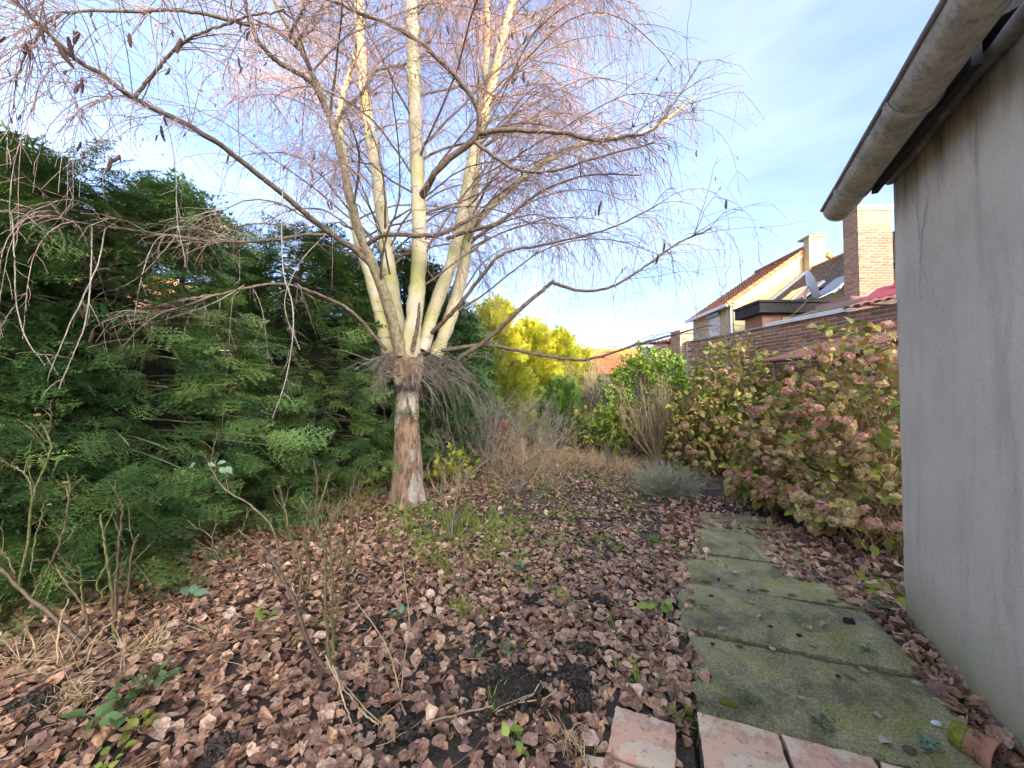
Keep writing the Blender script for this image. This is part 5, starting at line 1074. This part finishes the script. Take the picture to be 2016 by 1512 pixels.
bm_ = _b.new(); _b.ops.create_icosphere(bm_, subdivisions=1, radius=1); cv = np.array([v.co[:] for v in bm_.verts]); ct = np.array([[v.index for v in f.verts] for f in bm_.faces]); bm_.free()
for (x, y, w, h) in SOILSPOTS:
    p = gpt(x, y); n = int(150*w/.1); q = rng.normal(0, w*.75, (n, 2)); pos = np.stack([p[0]+q[:, 0], p[1]+q[:, 1], np.zeros(n)], -1); pos[:, 2] = gz(pos[:, 0], pos[:, 1])+.03*np.exp(-(q**2).sum(1)/w**2)*h/.05+.012
    sc_ = rng.uniform(.003, .012, n)*np.where(rng.random(n) < .12, 1.8, 1); Mx = frames(rdir(n), rdir(n), sc_); Mx = Mx*rng.uniform(.6, 1.2, (n, 1, 3)); scatter(cr, cv, ct, Mx, pos, rng.random(n))
o = part(cr, 'soil_crumbs', M['clod'], None, False); tag(o, 'loose crumbs of dark earth scattered round the clods', 'earth', None, 'stuff')
# small crumbs on the slabs
for k, (x, y, s) in enumerate([(1672, 1222, .035), (1573, 1250, .016), (1517, 1233, .012), (1400, 1173, .018), (1415, 1140, .014), (1473, 1162, .012), (1403, 1267, .012), (1650, 1330, .012), (1395, 1330, .016)]):
    p = G(x, y, .035); o = link('soil_crumb', CL[k % 4], None, None, (p[0], p[1], .034)); o.scale = (s, s*.8, s*.8); tag(o, 'small dark crumb of earth on a mossy slab', 'crumb', 'earth crumbs on the slabs')
# ------------------------------------------------------------------ fallen leaves
LT_ = [leaf_tpl(3, .40, .12, .10, .1, wob=.10), leaf_tpl(3, .44, .35, .10, .4, wob=.14), leaf_tpl(3, .36, .05, .40, .05, wob=.12), leaf_tpl(3, .42, -.25, .15, -.2, wob=.14), leaf_tpl(3, .46, .55, .35, .6, wob=.16), leaf_tpl(3, .40, .02, .04, 0, wob=.09), leaf_tpl(2, .50, .1, -.1, 0, tip=.85, wob=.2)]
LQ_ = [leaf_tpl(2, .38, .3, .25, .25), leaf_tpl(2, .36, -.3, .3, -.2), leaf_tpl(2, .4, .5, .1, .4)]
def dens(x, y):
    """share of the ground hidden by leaves"""
    u = x*U_[0]+y*U_[1]; v = x*V_[0]+y*V_[1]; nn_ = x*N_[0]+y*N_[1]
    k = np.ones_like(x)
    for (sx, sy, w, h) in SOILSPOTS:
        p = G(sx, sy); k = np.where((x-p[0])**2+(y-p[1])**2 < (w*.9)**2, .22, k)
    n_ = np.sin(3.1*x+1.3*y)+np.sin(2.3*y-3.7*x+2)+np.sin(6.1*x+4.9*y+1)*.7
    bare = np.clip((n_-.75)/1.0, 0, 1)*np.clip((x+1.2)/1.2, 0, 1)
    k = k*(1-.72*bare)
    gp = G(930, 1045); k = np.where(((x-gp[0])/.75)**2+((y-gp[1])/.6)**2 < 1, k*.5, k)
    k = np.where((u > -.26) & (v < 2.07) & (v > 1.4), .04, k); k = np.where(u > .06+.05*np.sin(6*v)+.03*np.sin(17*v), 0, k)                     # the slabs stay mostly clear
    k = np.where(y > 7.2, k*np.clip((10.5-y)/3.3, 0, 1), k)
    k = np.where(nn_ < -5.2, 0, k)
    return k
def scat_ground(n, x0, x1, y0, y1):
    x = rng.uniform(x0, x1, n); y = rng.uniform(y0, y1, n); k = (rng.random(n) < dens(x, y)) & (np.abs(x) < 1.45*y+.6); return x[k], y[k]
lit = Acc()
def lay(x, y, tp, s0, s1, zmax, tilt, acc=lit, zbase=None):
    n = len(x); z = (gz(x, y) if zbase is None else zbase)+rng.random(n)**1.5*zmax+.004
    d = rdir(n)*[1, 1, tilt]; up = np.tile([0, 0, 1.], (n, 1))+rdir(n)*tilt; sg = np.where(rng.random(n) < .3, -1, 1)[:, None]
    w = rng.integers(0, len(tp), n); r = rng.random(n)
    for q, (V, T) in enumerate(tp):
        k = w == q; scatter(acc, V-[.5, 0, 0], T, frames(d[k], up[k]*sg[k], np.clip(np.exp(rng.normal(math.log((s0+s1)*.5), .36, k.sum())), s0*.45, s1*1.2))*np.stack([np.ones(k.sum()), rng.uniform(.6, 1.15, k.sum()), rng.uniform(.15, 1.25, k.sum())], -1)[:, None, :], np.stack([x[k], y[k], z[k]], -1), r[k])
x, y = scat_ground(22000, -4.2, 1.4, 1.15, 4.6); lay(x, y, LT_, .034, .076, .035, .34)
x, y = scat_ground(21000, -4.6, 4.6, 4.4, 10.4); lay(x, y, LQ_, .040, .080, .022, .3)
# leaves drifted between the slabs and the wall, and under the hydrangea
def drift(n, u0, u1, v0, v1, zm=.04, s=(.05, .09)):
    u = rng.uniform(u0, u1, n); v = rng.uniform(v0, v1, n); x = u*U_[0]+v*V_[0]; y = u*U_[1]+v*V_[1]; k = x*N_[0]+y*N_[1] < 1.15; k |= y > 2.95
    lay(x[k], y[k], LT_, s[0], s[1], zm, .7, zbase=0.)
drift(330, 1.30, 1.62, 2.0, 2.9); drift(420, 1.36, 1.75, 2.7, 3.7); drift(1500, 1.25, 2.9, 3.5, 5.4, .05); drift(500, .95, 1.5, 3.85, 5.2, .03); drift(330, -.06, .22, 2.1, 4.2, .03); drift(420, .0, .42, 4.0, 5.8, .03); drift(500, .1, 1.4, 4.95, 6.6, .03)
drift(60, -.3, .12, 1.55, 2.1, .04)
part(lit, 'leaf_litter', M['litter'], None, True); tag(bpy.data.objects['leaf_litter'], 'brown fallen leaves carpeting the ground between hedge and path', 'leaf litter', None, 'stuff')
# loose leaves lying on top: each its own object
LM = []
for q, (V, T) in enumerate(LT_):
    a = Acc(); a.add(V-[.5, 0, 0], T); m = a.mesh('fallen_leaf'); m.materials.append(M['litter']); LM.append(m)
LP_ = []
for q, (V, T) in enumerate(LT_):
    a = Acc(); a.add(V-[.5, 0, 0], T); m = a.mesh('pale_leaf'); m.materials.append(M['pale_leaf']); LP_.append(m)
x, y = scat_ground(1500, -3.0, 1.2, 1.25, 2.6); k = np.argsort(y)[:240]
for xx, yy_ in zip(x[k], y[k]):
    o = link('fallen_leaf', random.choice(LM), None, None, (xx, yy_, float(gz(xx, yy_))+random.uniform(.03, .05))); s = random.uniform(.04, .085); o.scale = (s, s*random.uniform(.6, 1.1), s*random.uniform(.3, 1.3)); o.rotation_euler = (random.uniform(-.6, .6), random.uniform(-.6, .6), random.uniform(0, 6.28))
    tag(o, 'curled brown leaf lying loose on top of the leaf litter', 'fallen leaf', 'loose leaves on the litter')
onslab = [(1385, 1196, 0), (1400, 1208, 1), (1430, 1115, 1), (1450, 1128, 1), (1412, 1102, 1), (1465, 1258, 0), (1520, 1278, 1), (1480, 1187, 1), (1497, 1218, 1), (1590, 1237, 1), (1622, 1232, 1), (1627, 1208, 1), (1672, 1328, 0), (1577, 1376, 1), (1725, 1410, 1), (1740, 1455, 1), (1790, 1475, 0), (1480, 1040, 1), (1557, 1050, 1), (1420, 1240, 1), (1418, 1240, 0), (1790, 1378, 0), (1700, 1320, 1), (1455, 1270, 0), (1355, 1430, 0), (1535, 1470, 0)]
for (xx, yy_, kk) in onslab:
    p = G(xx, yy_, .035); o = link('slab_leaf', random.choice(LP_ if kk else LM), None, None, (p[0], p[1], .042)); s = random.uniform(.035, .065); o.scale = (s, s, s); o.rotation_euler = (random.uniform(-.15, .15), random.uniform(-.15, .15), random.uniform(0, 6.28))
    tag(o, 'single dry leaf lying on the mossy paving', 'fallen leaf', 'leaves on the paving')
# ------------------------------------------------------------------ grass, dry grass, weeds
def blades(acc, base, n_per, h, spread, lean=.5, w=.0035):
    i = np.repeat(np.arange(len(base)), n_per); n = len(i); o = base[i]+rdir(n)*[spread, spread, 0]; d = rdir(n, .35, 1)*[lean*1.6, lean*1.6, 1]; L_ = h*rng.uniform(.5, 1.15, n)
    p = grow(o, d, L_, 4, rng.uniform(.0, .8, n), .08, 0.); side = norm(np.cross(d, rdir(n)))*w
    V = np.stack([p[:, 0]-side, p[:, 0]+side, p[:, 1]-side*.9, p[:, 1]+side*.9, p[:, 2]-side*.6, p[:, 2]+side*.6, p[:, 3]], 1); T = np.array([[0, 1, 3], [0, 3, 2], [2, 3, 5], [2, 5, 4], [4, 5, 6]])
    acc.add(V.reshape(-1, 3), (T[None]+(np.arange(n)*7)[:, None, None]).reshape(-1, 3), None, np.repeat(rng.random(n), 7))
def gpts(x, y): return np.stack([x, y, gz(x, y)-.005], -1)
ga = Acc(); gp = G(930, 1050); n = 260; xx = gp[0]+rng.normal(0, .52, n); yy_ = gp[1]+rng.normal(0, .42, n); blades(ga, gpts(xx, yy_), 8, .15, .02, .4)
for (px_, py_, m, sp) in [(1120, 1010, 26, .14), (1232, 998, 16, .06), (905, 1215, 16, .07), (1110, 1180, 6, .06), (870, 1115, 22, .16), (1010, 1100, 14, .12), (1095, 1110, 10, .1), (810, 1010, 30, .22), (1310, 1075, 10, .1), (1000, 1400, 5, .05), (1250, 1330, 8, .06), (1195, 1060, 12, .15), (1370, 1440, 6, .05), (1150, 1210, 6, .08), (700, 1010, 14, .25)]:
    q = G(px_, py_); blades(ga, gpts(q[0]+rng.normal(0, sp, m), q[1]+rng.normal(0, sp, m)), 9, .11, .015, .5)
xx = rng.uniform(-1.5, 2.6, 260); yy_ = rng.uniform(2.2, 7.5, 260); k = dens(xx, yy_) > .05; blades(ga, gpts(xx[k], yy_[k]), 6, .09, .015, .6)
part(ga, 'grass', M['grass']); tag(bpy.data.objects['grass'], 'fresh green grass blades growing through the fallen leaves', 'grass', None, 'stuff')
da = Acc(); n = 1750; xx = rng.uniform(-.6, 4.3, n); yy_ = rng.uniform(6.3, 12.5, n); ux = xx*U_[0]+yy_*U_[1]; k = (ux < .9) & (rng.random(n) < np.clip((yy_-6.3)/2.6, .06, 1)) & (xx > -.6+(yy_-6)*.12); blades(da, gpts(xx[k], yy_[k]), 8, .33, .05, .6, .0034)
for (px_, py_, m, sp, h) in [(60, 1330, 20, .15, .3), (250, 1300, 14, .12, .28), (130, 1400, 18, .05, .12), (1120, 1480, 10, .05, .14), (400, 1250, 10, .2, .25), (700, 1000, 26, .35, .3), (640, 1000, 30, .3, .35), (1000, 960, 16, .25, .3)]:
    q = G(px_, py_); blades(da, gpts(q[0]+rng.normal(0, sp, m), q[1]+rng.normal(0, sp, m)), 7, h, .03, .7, .0025)
part(da, 'dry_grass', M['dry']); tag(bpy.data.objects['dry_grass'], 'straw coloured dry grass and stalks at the back of the garden', 'dry grass', None, 'stuff')
dg = Acc(); n = 620; xx = rng.uniform(-.4, 4.0, n); yy_ = rng.uniform(5.6, 12.5, n); k = (xx*U_[0]+yy_*U_[1] < .9); blades(dg, gpts(xx[k], yy_[k]), 7, .13, .05, .6, .004); part(dg, 'green_undergrowth', M['grass']); tag(bpy.data.objects['green_undergrowth'], 'greenish undergrowth among the dry grass at the back', 'undergrowth', None, 'stuff')
ds = Acc(); n = 330; xx = rng.uniform(-3.2, 1.0, n); yy_ = rng.uniform(1.35, 6.5, n); k = (dens(xx, yy_) > .1) & (np.abs(xx) < 1.35*yy_); o = gpts(xx[k], yy_[k])+[0, 0, .045]; pr = grow(o, rdir(len(o), -.05, .25), rng.uniform(.06, .28, len(o)), 6, .15, .12, 0.); pr[:, :, 2] = np.maximum(pr[:, :, 2], gz(pr[:, :, 0], pr[:, :, 1])+.03); tubes(ds, pr, taper(len(o), 6, .0022, .0011), 4, rng.random(len(o)))
part(ds, 'dead_stems', M['dry']); tag(bpy.data.objects['dead_stems'], 'thin broken straw stems strewn over the fallen leaves', 'dead stems', None, 'stuff')
# bare weed stalks
for k, (px_, py_, h) in enumerate([(1085, 965, .45), (1040, 950, .5), (1165, 935, .5), (1200, 920, .55), (1130, 905, .6), (1240, 900, .5), (1450, 900, .55), (1430, 870, .6), (1060, 905, .6), (1010, 985, .45), (1400, 860, .5), (905, 990, .4), (1180, 880, .6), (1330, 880, .55)]):
    twiggy('dry_weed', ['straw coloured weed between the grass patch and the lavender bush', 'dry weed in the litter just behind the grass patch', 'dry weed left of the lavender bush', 'grey brown weed directly behind the lavender bush', 'dry weed in front of the juniper', 'straw weed at the foot of the vase shaped shrub', 'grey brown weed where the path meets the hydrangea', 'dry weed under the edge of the tall browned hydrangea', 'straw weed next to the red leaved shrub', 'grey brown weed right behind the short rose', 'dry weed between lavender and the withered hydrangea', 'dry weed at the side of the yellow leaved shrub', 'grey brown weed in front of the low laurel shoots', 'straw weed beside the stem of the vase shaped shrub'][k], 'weed', gpt(px_, py_), 8, h*1.15, .7, M['dry'] if k % 3 else M['broom'], .004, 6, 3, .1, .05, 'dry weeds', brad=.08, rtip=.0015)
# leafy green plants in the litter
for k, (px_, py_, n, s, mt, lab) in enumerate([(1025, 1125, 14, .07, 'blueleaf', 'small clump of blue green leaves in the middle of the litter'), (778, 1215, 8, .07, 'blueleaf', 'little dark green seedling beside the bare earth'), (1005, 1300, 22, .035, 'greenleaf', 'chickweed patch with tiny green leaves beside the earth clods'), (940, 1300, 16, .03, 'greenleaf', 'tiny chickweed tuft left of the earth clods'), (1295, 1215, 9, .09, 'grass', 'bright green seedling at the edge of the slabs'), (905, 1160, 14, .035, 'greenleaf', 'tiny weed tuft below the grass patch'), (840, 1085, 7, .09, 'grass', 'pale green broad leaved seedling by the grass patch'), (1395, 1215, 8, .025, 'blueleaf', 'pale small leaved weed on the slab edge'), (290, 1360, 46, .06, 'greenleaf', 'crinkled green strawberry plant in the leaf litter'), (215, 1430, 10, .09, 'greenleaf', 'limp dark green leaf clump under the strawberry plant'), (275, 1430, 16, .05, 'yellowleaf', 'yellow green weed just below the strawberry plant'), (370, 1185, 7, .10, 'blueleaf', 'pair of upright green leaves at the hedge foot'), (1710, 1290, 12, .028, 'greenleaf', 'greyish weeds at the foot of the grey wall'), (1735, 1210, 12, .05, 'greenleaf', 'small weeds by the mossy slab'), (1620, 1440, 10, .028, 'greenleaf', 'weeds in the joint above the terracotta tiles'), (1830, 1480, 12, .04, 'blueleaf', 'grey green weeds beside the flowerpot'), (1480, 1395, 10, .03, 'greenleaf', 'tiny weeds by the moss cushion'), (520, 1225, 10, .05, 'grass', 'yellow green tuft at the rose foot'), (230, 1500, 6, .045, 'grass', 'narrow leaved shoot at the very front of the litter'), (1010, 1485, 8, .05, 'grass', 'tiny green seedlings at the front edge of the litter')]):
    leafy('green_weed', lab, 'weed', gpt(px_, py_)+np.array([0, 0, .02]), n, s, M[mt], LB_[0], h=.05 if s < .08 else .09, spread=(.11 if n > 40 else .05) if s < .08 else .08)
# moss cushions
MOSSM = CL[1].copy(); MOSSM.materials.clear(); MOSSM.materials.append(M['moss']); PEB = [CL[2].copy(), CL[3].copy()]
for m, k in zip(PEB, ('plumber', 'pebble')): m.materials.clear(); m.materials.append(M[k])
for (px_, py_, w, h) in [(1435, 1396, .055, .018), (1358, 1412, .02, .03), (1345, 1256, .03, .010), (1392, 1151, .05, .007), (1440, 1159, .04, .006), (1505, 1169, .05, .007), (1560, 1178, .04, .007), (1640, 1190, .05, .008), (1690, 1199, .035, .01), (1430, 1256, .03, .006), (1600, 1284, .04, .006)]:
    p = G(px_, py_); o = link('moss_cushion', MOSSM, None, None, (p[0], p[1], .028)); o.scale = (w*.7, w*.28, h); o.rotation_euler = (0, 0, ang_uv); tag(o, 'bright green moss cushion in a joint of the paving', 'moss', 'moss in the paving joints')
# ------------------------------------------------------------------ roses: canes traced from the photo, depth from their foot
def rose(label, d, canes, nsub=3, blooms=(), leaves=(), base=None):
    b = P(canes[0][0][0], canes[0][0][1], d); t = thing('rose_bush', label, 'rose bush', (b[0], b[1], float(gz(b[0], b[1]))), 'pruned bare roses')
    for c in canes:
        pts = np.array([P(x, y, d+dd) for x, y, w, dd in c]); r = np.interp(np.linspace(0, len(c)-1, 24), np.arange(len(c)), [w*.41/F*d for x, y, w, dd in c]); p = smooth_line(pts, 24); p += rng.normal(0, .0025, p.shape)
        a = Acc(); tubes(a, p, r*(1+.10*np.sin(np.arange(24)*1.6)), 7, random.random()); cn = part(a, 'cane', M['rose'], t)
        n = nsub+random.randint(0, 2); o, tg, b_, u = along(p[None], n, .35, .98); sp = grow(o, tg+rdir(n)*.8+[0, 0, .35], rng.uniform(.06, .22, n), 6, 0, .14, .06); a = Acc(); tubes(a, sp, taper(n, 6, .0030, .0016), 5, rng.random(n))
        o2, tg2, _, _ = along(sp, n*2, .3, .95); s2 = grow(o2, tg2+rdir(len(o2))*.9+[0, 0, .2], rng.uniform(.03, .10, len(o2)), 4, 0, .12, .03); tubes(a, s2, taper(len(o2), 4, .0020, .0013), 4, rng.random(len(o2)))
        o3, tg3, _, _ = along(p[None], 14, .05, .98); sd = norm(np.cross(tg3, rdir(14))); tubes(a, np.stack([o3, o3+sd*.007, o3+sd*.012-[0, 0, .003]], 1), np.tile([.0022, .0012, .0003], (14, 1)), 4); part(a, 'side_shoots', M['rose'], cn, True, 'stuff')
    for (x, y, s, dd) in blooms:
        p = P(x, y, d+dd); o = link('dead_bloom', HEADS['htan'][0], None, t, p); o.scale = (s, s, s*.75)
    if leaves:
        a = Acc()
        for (x, y, dd, ex, ey, s) in leaves:
            p = P(x, y, d+dd); e = P(x+ex, y+ey, d+dd)-p; V, T = LB_[2]; scatter(a, V, T, frames(e[None], np.array([[.1, -.7, .6]]), s), p[None], np.array([random.random()]))
        part(a, 'leaves', M['blueleaf'], t)
    return t
rose('thick pruned rose leaning left at the hedge with dead blooms on its tips', 2.3, [
 [(185, 1292, 10, 0), (120, 1227, 10, 0), (40, 1160, 9, .0), (0, 1117, 8, 0), (-40, 1070, 7, 0)], [(36, 1155, 6, 0), (53, 1080, 6, 0), (62, 1000, 5.5, 0), (72, 955, 5, 0), (95, 900, 4.5, 0), (100, 870, 4, 0), (80, 833, 3.5, 0)],
 [(62, 1176, 5.5, 0), (100, 1110, 5, 0), (120, 1060, 4.5, 0), (135, 990, 4, 0), (130, 955, 3.5, 0)], [(65, 985, 4, 0), (55, 940, 3.5, 0), (28, 918, 3, 0)], [(30, 1130, 4, 0), (10, 1090, 3.5, .0), (-15, 1070, 3, .0)], [(75, 950, 4, .0), (85, 1000, 3.5, .1), (70, 1060, 3, .1), (60, 1130, 3, .05)]],
 3, [(73, 817, .22, 0), (128, 950, .20, 0), (98, 993, .14, 0)])
rose('upright cluster of short pruned rose canes close to the hedge foot', 2.36, [
 [(225, 1278, 9, 0), (222, 1190, 8, 0), (212, 1110, 6, 0), (205, 1060, 5, 0), (198, 1012, 4, 0)], [(226, 1230, 8, 0), (228, 1150, 6.5, 0), (236, 1060, 5, 0), (242, 992, 4, 0)], [(230, 1260, 6, .03), (250, 1180, 5.5, .05), (260, 1090, 5, .05), (273, 1050, 4, .05)], [(178, 1280, 6, 0), (166, 1200, 6, 0), (132, 1150, 5, 0), (108, 1110, 4, 0)], [(165, 1200, 5, 0), (160, 1150, 4.5, 0), (158, 1118, 3.5, 0)], [(210, 1110, 4, -.03), (190, 1150, 4, -.05), (205, 1180, 4, -.02)]], 2)
rose('tall many branched pruned rose in the middle of the leaf litter', 2.18, [
 [(645, 1325, 10, 0), (606, 1262, 10, 0), (582, 1190, 9, .02), (556, 1140, 8, .04), (532, 1092, 7, .06), (492, 1062, 5.5, .06), (466, 1040, 4, .06)],
 [(652, 1310, 7, 0), (640, 1200, 7, -.05), (641, 1100, 6, -.08), (622, 1030, 5, -.08), (592, 980, 4, -.08)], [(655, 1290, 6, 0), (656, 1160, 6, .03), (650, 1060, 5, .05), (668, 992, 4, .05)], [(655, 1250, 6, .02), (672, 1160, 6, .05), (692, 1095, 5, .08), (704, 1035, 4, .1)],
 [(556, 1140, 5, .04), (540, 1050, 4.5, 0), (500, 1000, 4, 0), (445, 965, 3.5, 0), (418, 928, 3, 0), (402, 895, 3, 0)], [(583, 1195, 6, .02), (592, 1120, 5.5, .08), (570, 1050, 4.5, .1), (560, 990, 4, .1)], [(590, 1210, 5, 0), (610, 1130, 5, -.08), (600, 1050, 4, -.12), (612, 985, 3.5, -.12)], [(640, 1150, 5, -.05), (660, 1090, 4.5, -.1), (690, 1020, 4, -.12), (690, 960, 3, -.12)], [(546, 1122, 4, .04), (500, 1135, 4, 0), (440, 1110, 3.5, 0), (415, 1055, 3, 0)], [(470, 1045, 4, .06), (440, 1075, 3.5, .1), (425, 1092, 3, .1)]],
 4, [(396, 889, .09, 0), (548, 958, .12, 0)], [(385, 912, 0, -38, 18, .055), (362, 925, 0, -16, 40, .045), (428, 912, 0, 32, -10, .045), (432, 920, 0, 22, 20, .05), (445, 918, 0, 22, 28, .055), (410, 912, 0, 18, 6, .04)])
rose('short twiggy rose standing in the green grass patch', 4.1, [
 [(885, 1060, 9, 0), (878, 1010, 7, 0), (868, 960, 5, 0), (880, 900, 4, 0)], [(892, 1058, 8, 0), (908, 1010, 6, 0), (926, 980, 4.5, 0)], [(888, 1050, 6, 0), (900, 980, 5, .1), (930, 930, 4, .1), (985, 890, 3, .1)], [(872, 985, 4, 0), (850, 950, 3.5, 0), (842, 915, 3, 0)]], 4)
rose('slender bare rose in front of the hedge left of the birch', 4.0, [
 [(622, 1065, 7, 0), (622, 1000, 6, 0), (625, 950, 5, 0), (618, 905, 4, 0)], [(625, 1010, 5, 0), (640, 960, 4, 0), (650, 930, 3, 0)], [(575, 1070, 6, 0), (560, 1000, 5, 0), (548, 950, 4, 0)], [(690, 1060, 5, .2), (700, 990, 4, .2), (715, 950, 3, .2)]], 4)
# long dry stalks leaning over the litter
for (lab, d, pts) in [('long pale dry stalk bundle running from the tall rose to the front', 1.9, [[(655, 1310, 4, .2), (690, 1400, 4, .05), (720, 1470, 4, -.05), (745, 1530, 4, -.1)], [(640, 1290, 3, .2), (680, 1390, 3, .0), (690, 1530, 3, -.1)], [(660, 1330, 3, .2), (715, 1420, 3, 0.), (750, 1540, 3, -.1)]]),
                 ('tall thin dry stalk arching over the bare earth', 1.95, [[(792, 1108, 2.5, .3), (806, 1220, 3, .2), (795, 1310, 3, .1), (788, 1400, 3.5, 0), (797, 1530, 4, -.1)], [(700, 1180, 2, .3), (760, 1270, 3, .15), (790, 1370, 3, .05)]]),
                 ('two crossed dry stalks lying over the earth clods', 1.85, [[(835, 1510, 4, -.05), (950, 1420, 4, .0), (1075, 1375, 3, .0), (1085, 1345, 2.5, .05)], [(975, 1500, 3, -.05), (1020, 1420, 3, 0), (1062, 1345, 3, .05)]]),
                 ('bent dry stalk standing beside the strawberry plant', 2.1, [[(118, 1365, 4, 0), (112, 1290, 3.5, 0), (120, 1220, 3, 0), (135, 1180, 2.5, 0)], [(165, 1320, 3, .0), (200, 1240, 2.5, .1), (290, 1190, 2, .3)]])]:
    b = P(pts[0][0][0], pts[0][0][1], d); t = thing('dry_stalk', lab, 'stalk', (b[0], b[1], 0))
    for c in pts:
        p = smooth_line(np.array([P(x, y, d+dd) for x, y, w, dd in c]), 20); p[:, 2] = np.maximum(p[:, 2], gz(p[:, 0], p[:, 1])+.035); a = Acc(); tubes(a, p+rng.normal(0, .002, p.shape), np.interp(np.linspace(0, len(c)-1, 20), np.arange(len(c)), [w/2/F*d for x, y, w, dd in c]), 5, random.random()); part(a, 'stem', M['dry'], t)
# sticks on the ground
for (lab, pts, w, z) in [('bare stick lying across the upper paving slabs', [(1455, 1065), (1480, 1080), (1500, 1098), (1532, 1124)], .006, .045), ('thin forked twig lying at the litter edge beside the slabs', [(1310, 1125), (1325, 1160), (1342, 1185), (1347, 1212)], .004, .05), ('thin twig lying at the far end of the paving', [(1390, 1012), (1420, 1020), (1465, 1016)], .006, .03), ('short twig on the nearest slab', [(1620, 1405), (1632, 1420), (1645, 1438)], .003, .042), ('dark stick half buried beside the earth clods', [(1145, 1350), (1165, 1370), (1195, 1385)], .007, .05), ('small twig on the middle slab', [(1605, 1225), (1618, 1245)], .002, .042), ('reddish stick leaning in the litter right of the seedling', [(1050, 1228), (1070, 1260), (1095, 1300)], .004, .08), ('dark hose end by the grey wall', [(1705, 1132), (1735, 1134), (1768, 1140)], .011, .05)]:
    p = smooth_line(np.array([G(x, y, z) for x, y in pts]), 12); p += rng.normal(0, .002, p.shape); a = Acc(); tubes(a, p, np.linspace(w, w*.6, 12), 6, random.random()); o = part(a, 'stick' if 'hose' not in lab else 'garden_hose', M['broom'] if 'hose' not in lab else M['darkwood']); tag(o, lab, 'stick' if 'hose' not in lab else 'hose')
# pebbles along the wall foot
for k, (x, y, s, lab) in enumerate([(1843, 1430, .013, 'bright white pebble near the flowerpot')]+[(x, y, s, 'small grey pebble between slab and grey wall') for x, y, s in [(1705, 1262, .016), (1722, 1270, .014), (1730, 1258, .013), (1712, 1250, .012), (1745, 1275, .014), (1760, 1285, .015), (1735, 1290, .016), (1760, 1300, .012), (1800, 1312, .013), (1690, 1255, .013), (1755, 1262, .012), (1805, 1345, .015)]]):
    p = G(x, y, .02); o = link('pebble', PEB[0 if k == 0 else 1], None, None, (p[0], p[1], .035 if k == 0 else .02)); o.scale = (s*1.3, s, s); o.rotation_euler = (0, 0, k); tag(o, lab, 'pebble', None if k == 0 else 'pebbles at the wall foot')
# flowerpot lying on its side
pc = G(1936, 1478, .06); FP = thing('flowerpot', 'terracotta flowerpot tipped on its side at the wall foot with dried roots inside', 'flowerpot', (pc[0], pc[1], 0))
ax = norm(np.array([.36, -.93, -.06])); e1 = norm(np.cross(ax, [0, 0, 1])); e2 = np.cross(e1, ax); b0 = np.array([pc[0]-.03, pc[1]+.085, .066])
prof_p = [(0, .001), (0, .040), (.006, .043), (.085, .054), (.086, .060), (.112, .063), (.115, .060), (.112, .055), (.085, .050), (.012, .038), (.012, .001)]
a = Acc(); n = 40; V = [b0+ax*t_+(e1*math.cos(q)+e2*math.sin(q))*r_ for t_, r_ in [(t__*1.15, r__*1.12) for t__, r__ in prof_p] for q in np.arange(n)*2*math.pi/n]
a.add(V, None, [[j*n+i, j*n+(i+1) % n, (j+1)*n+(i+1) % n, (j+1)*n+i] for j in range(len(prof_p)-1) for i in range(n)]); part(a, 'pot', M['potclay'], FP)
a = Acc(); n = 40; V = [b0-ax*.001+ax*t_+(e1*math.cos(q)+e2*math.sin(q))*r_*(1+.03*math.sin(3*q)) for t_, r_ in ((-.001, .002), (-.001, .0465), (.007, .0505), (.046, .0560)) for q in np.arange(n)*2*math.pi/n]
a.add(V, None, [[j*n+i, j*n+(i+1) % n, (j+1)*n+(i+1) % n, (j+1)*n+i] for j in range(3) for i in range(n)]); part(a, 'mossy_foot', M['moss'], FP, label='pot foot green with moss')
a = Acc(); N = 240; o = b0+ax*.085+rdir(N)*.042; d = ax*.6+rdir(N)*.9; pr = grow(o, d, rng.uniform(.03, .09, N), 6, .2, .5, 0.); tubes(a, pr, taper(N, 6, .0016, .0008), 3, rng.random(N)); part(a, 'dry_roots', M['rootball'], FP, True, 'stuff')
# pale tangled root tuft in the litter
p = gpt(145, 1400); t = thing('straw_tuft', 'pale curled tuft of dead stems lying left of the strawberry plant', 'straw', p); a = Acc(); N = 60; pr = grow(p+rdir(N)*[.03, .03, .01]+[0, 0, .03], rdir(N, 0, 1), rng.uniform(.06, .16, N), 9, .6, .35, 0.); tubes(a, pr, taper(N, 9, .0022, .0012), 4, rng.random(N)); part(a, 'stems', M['dry'], t, True, 'stuff')
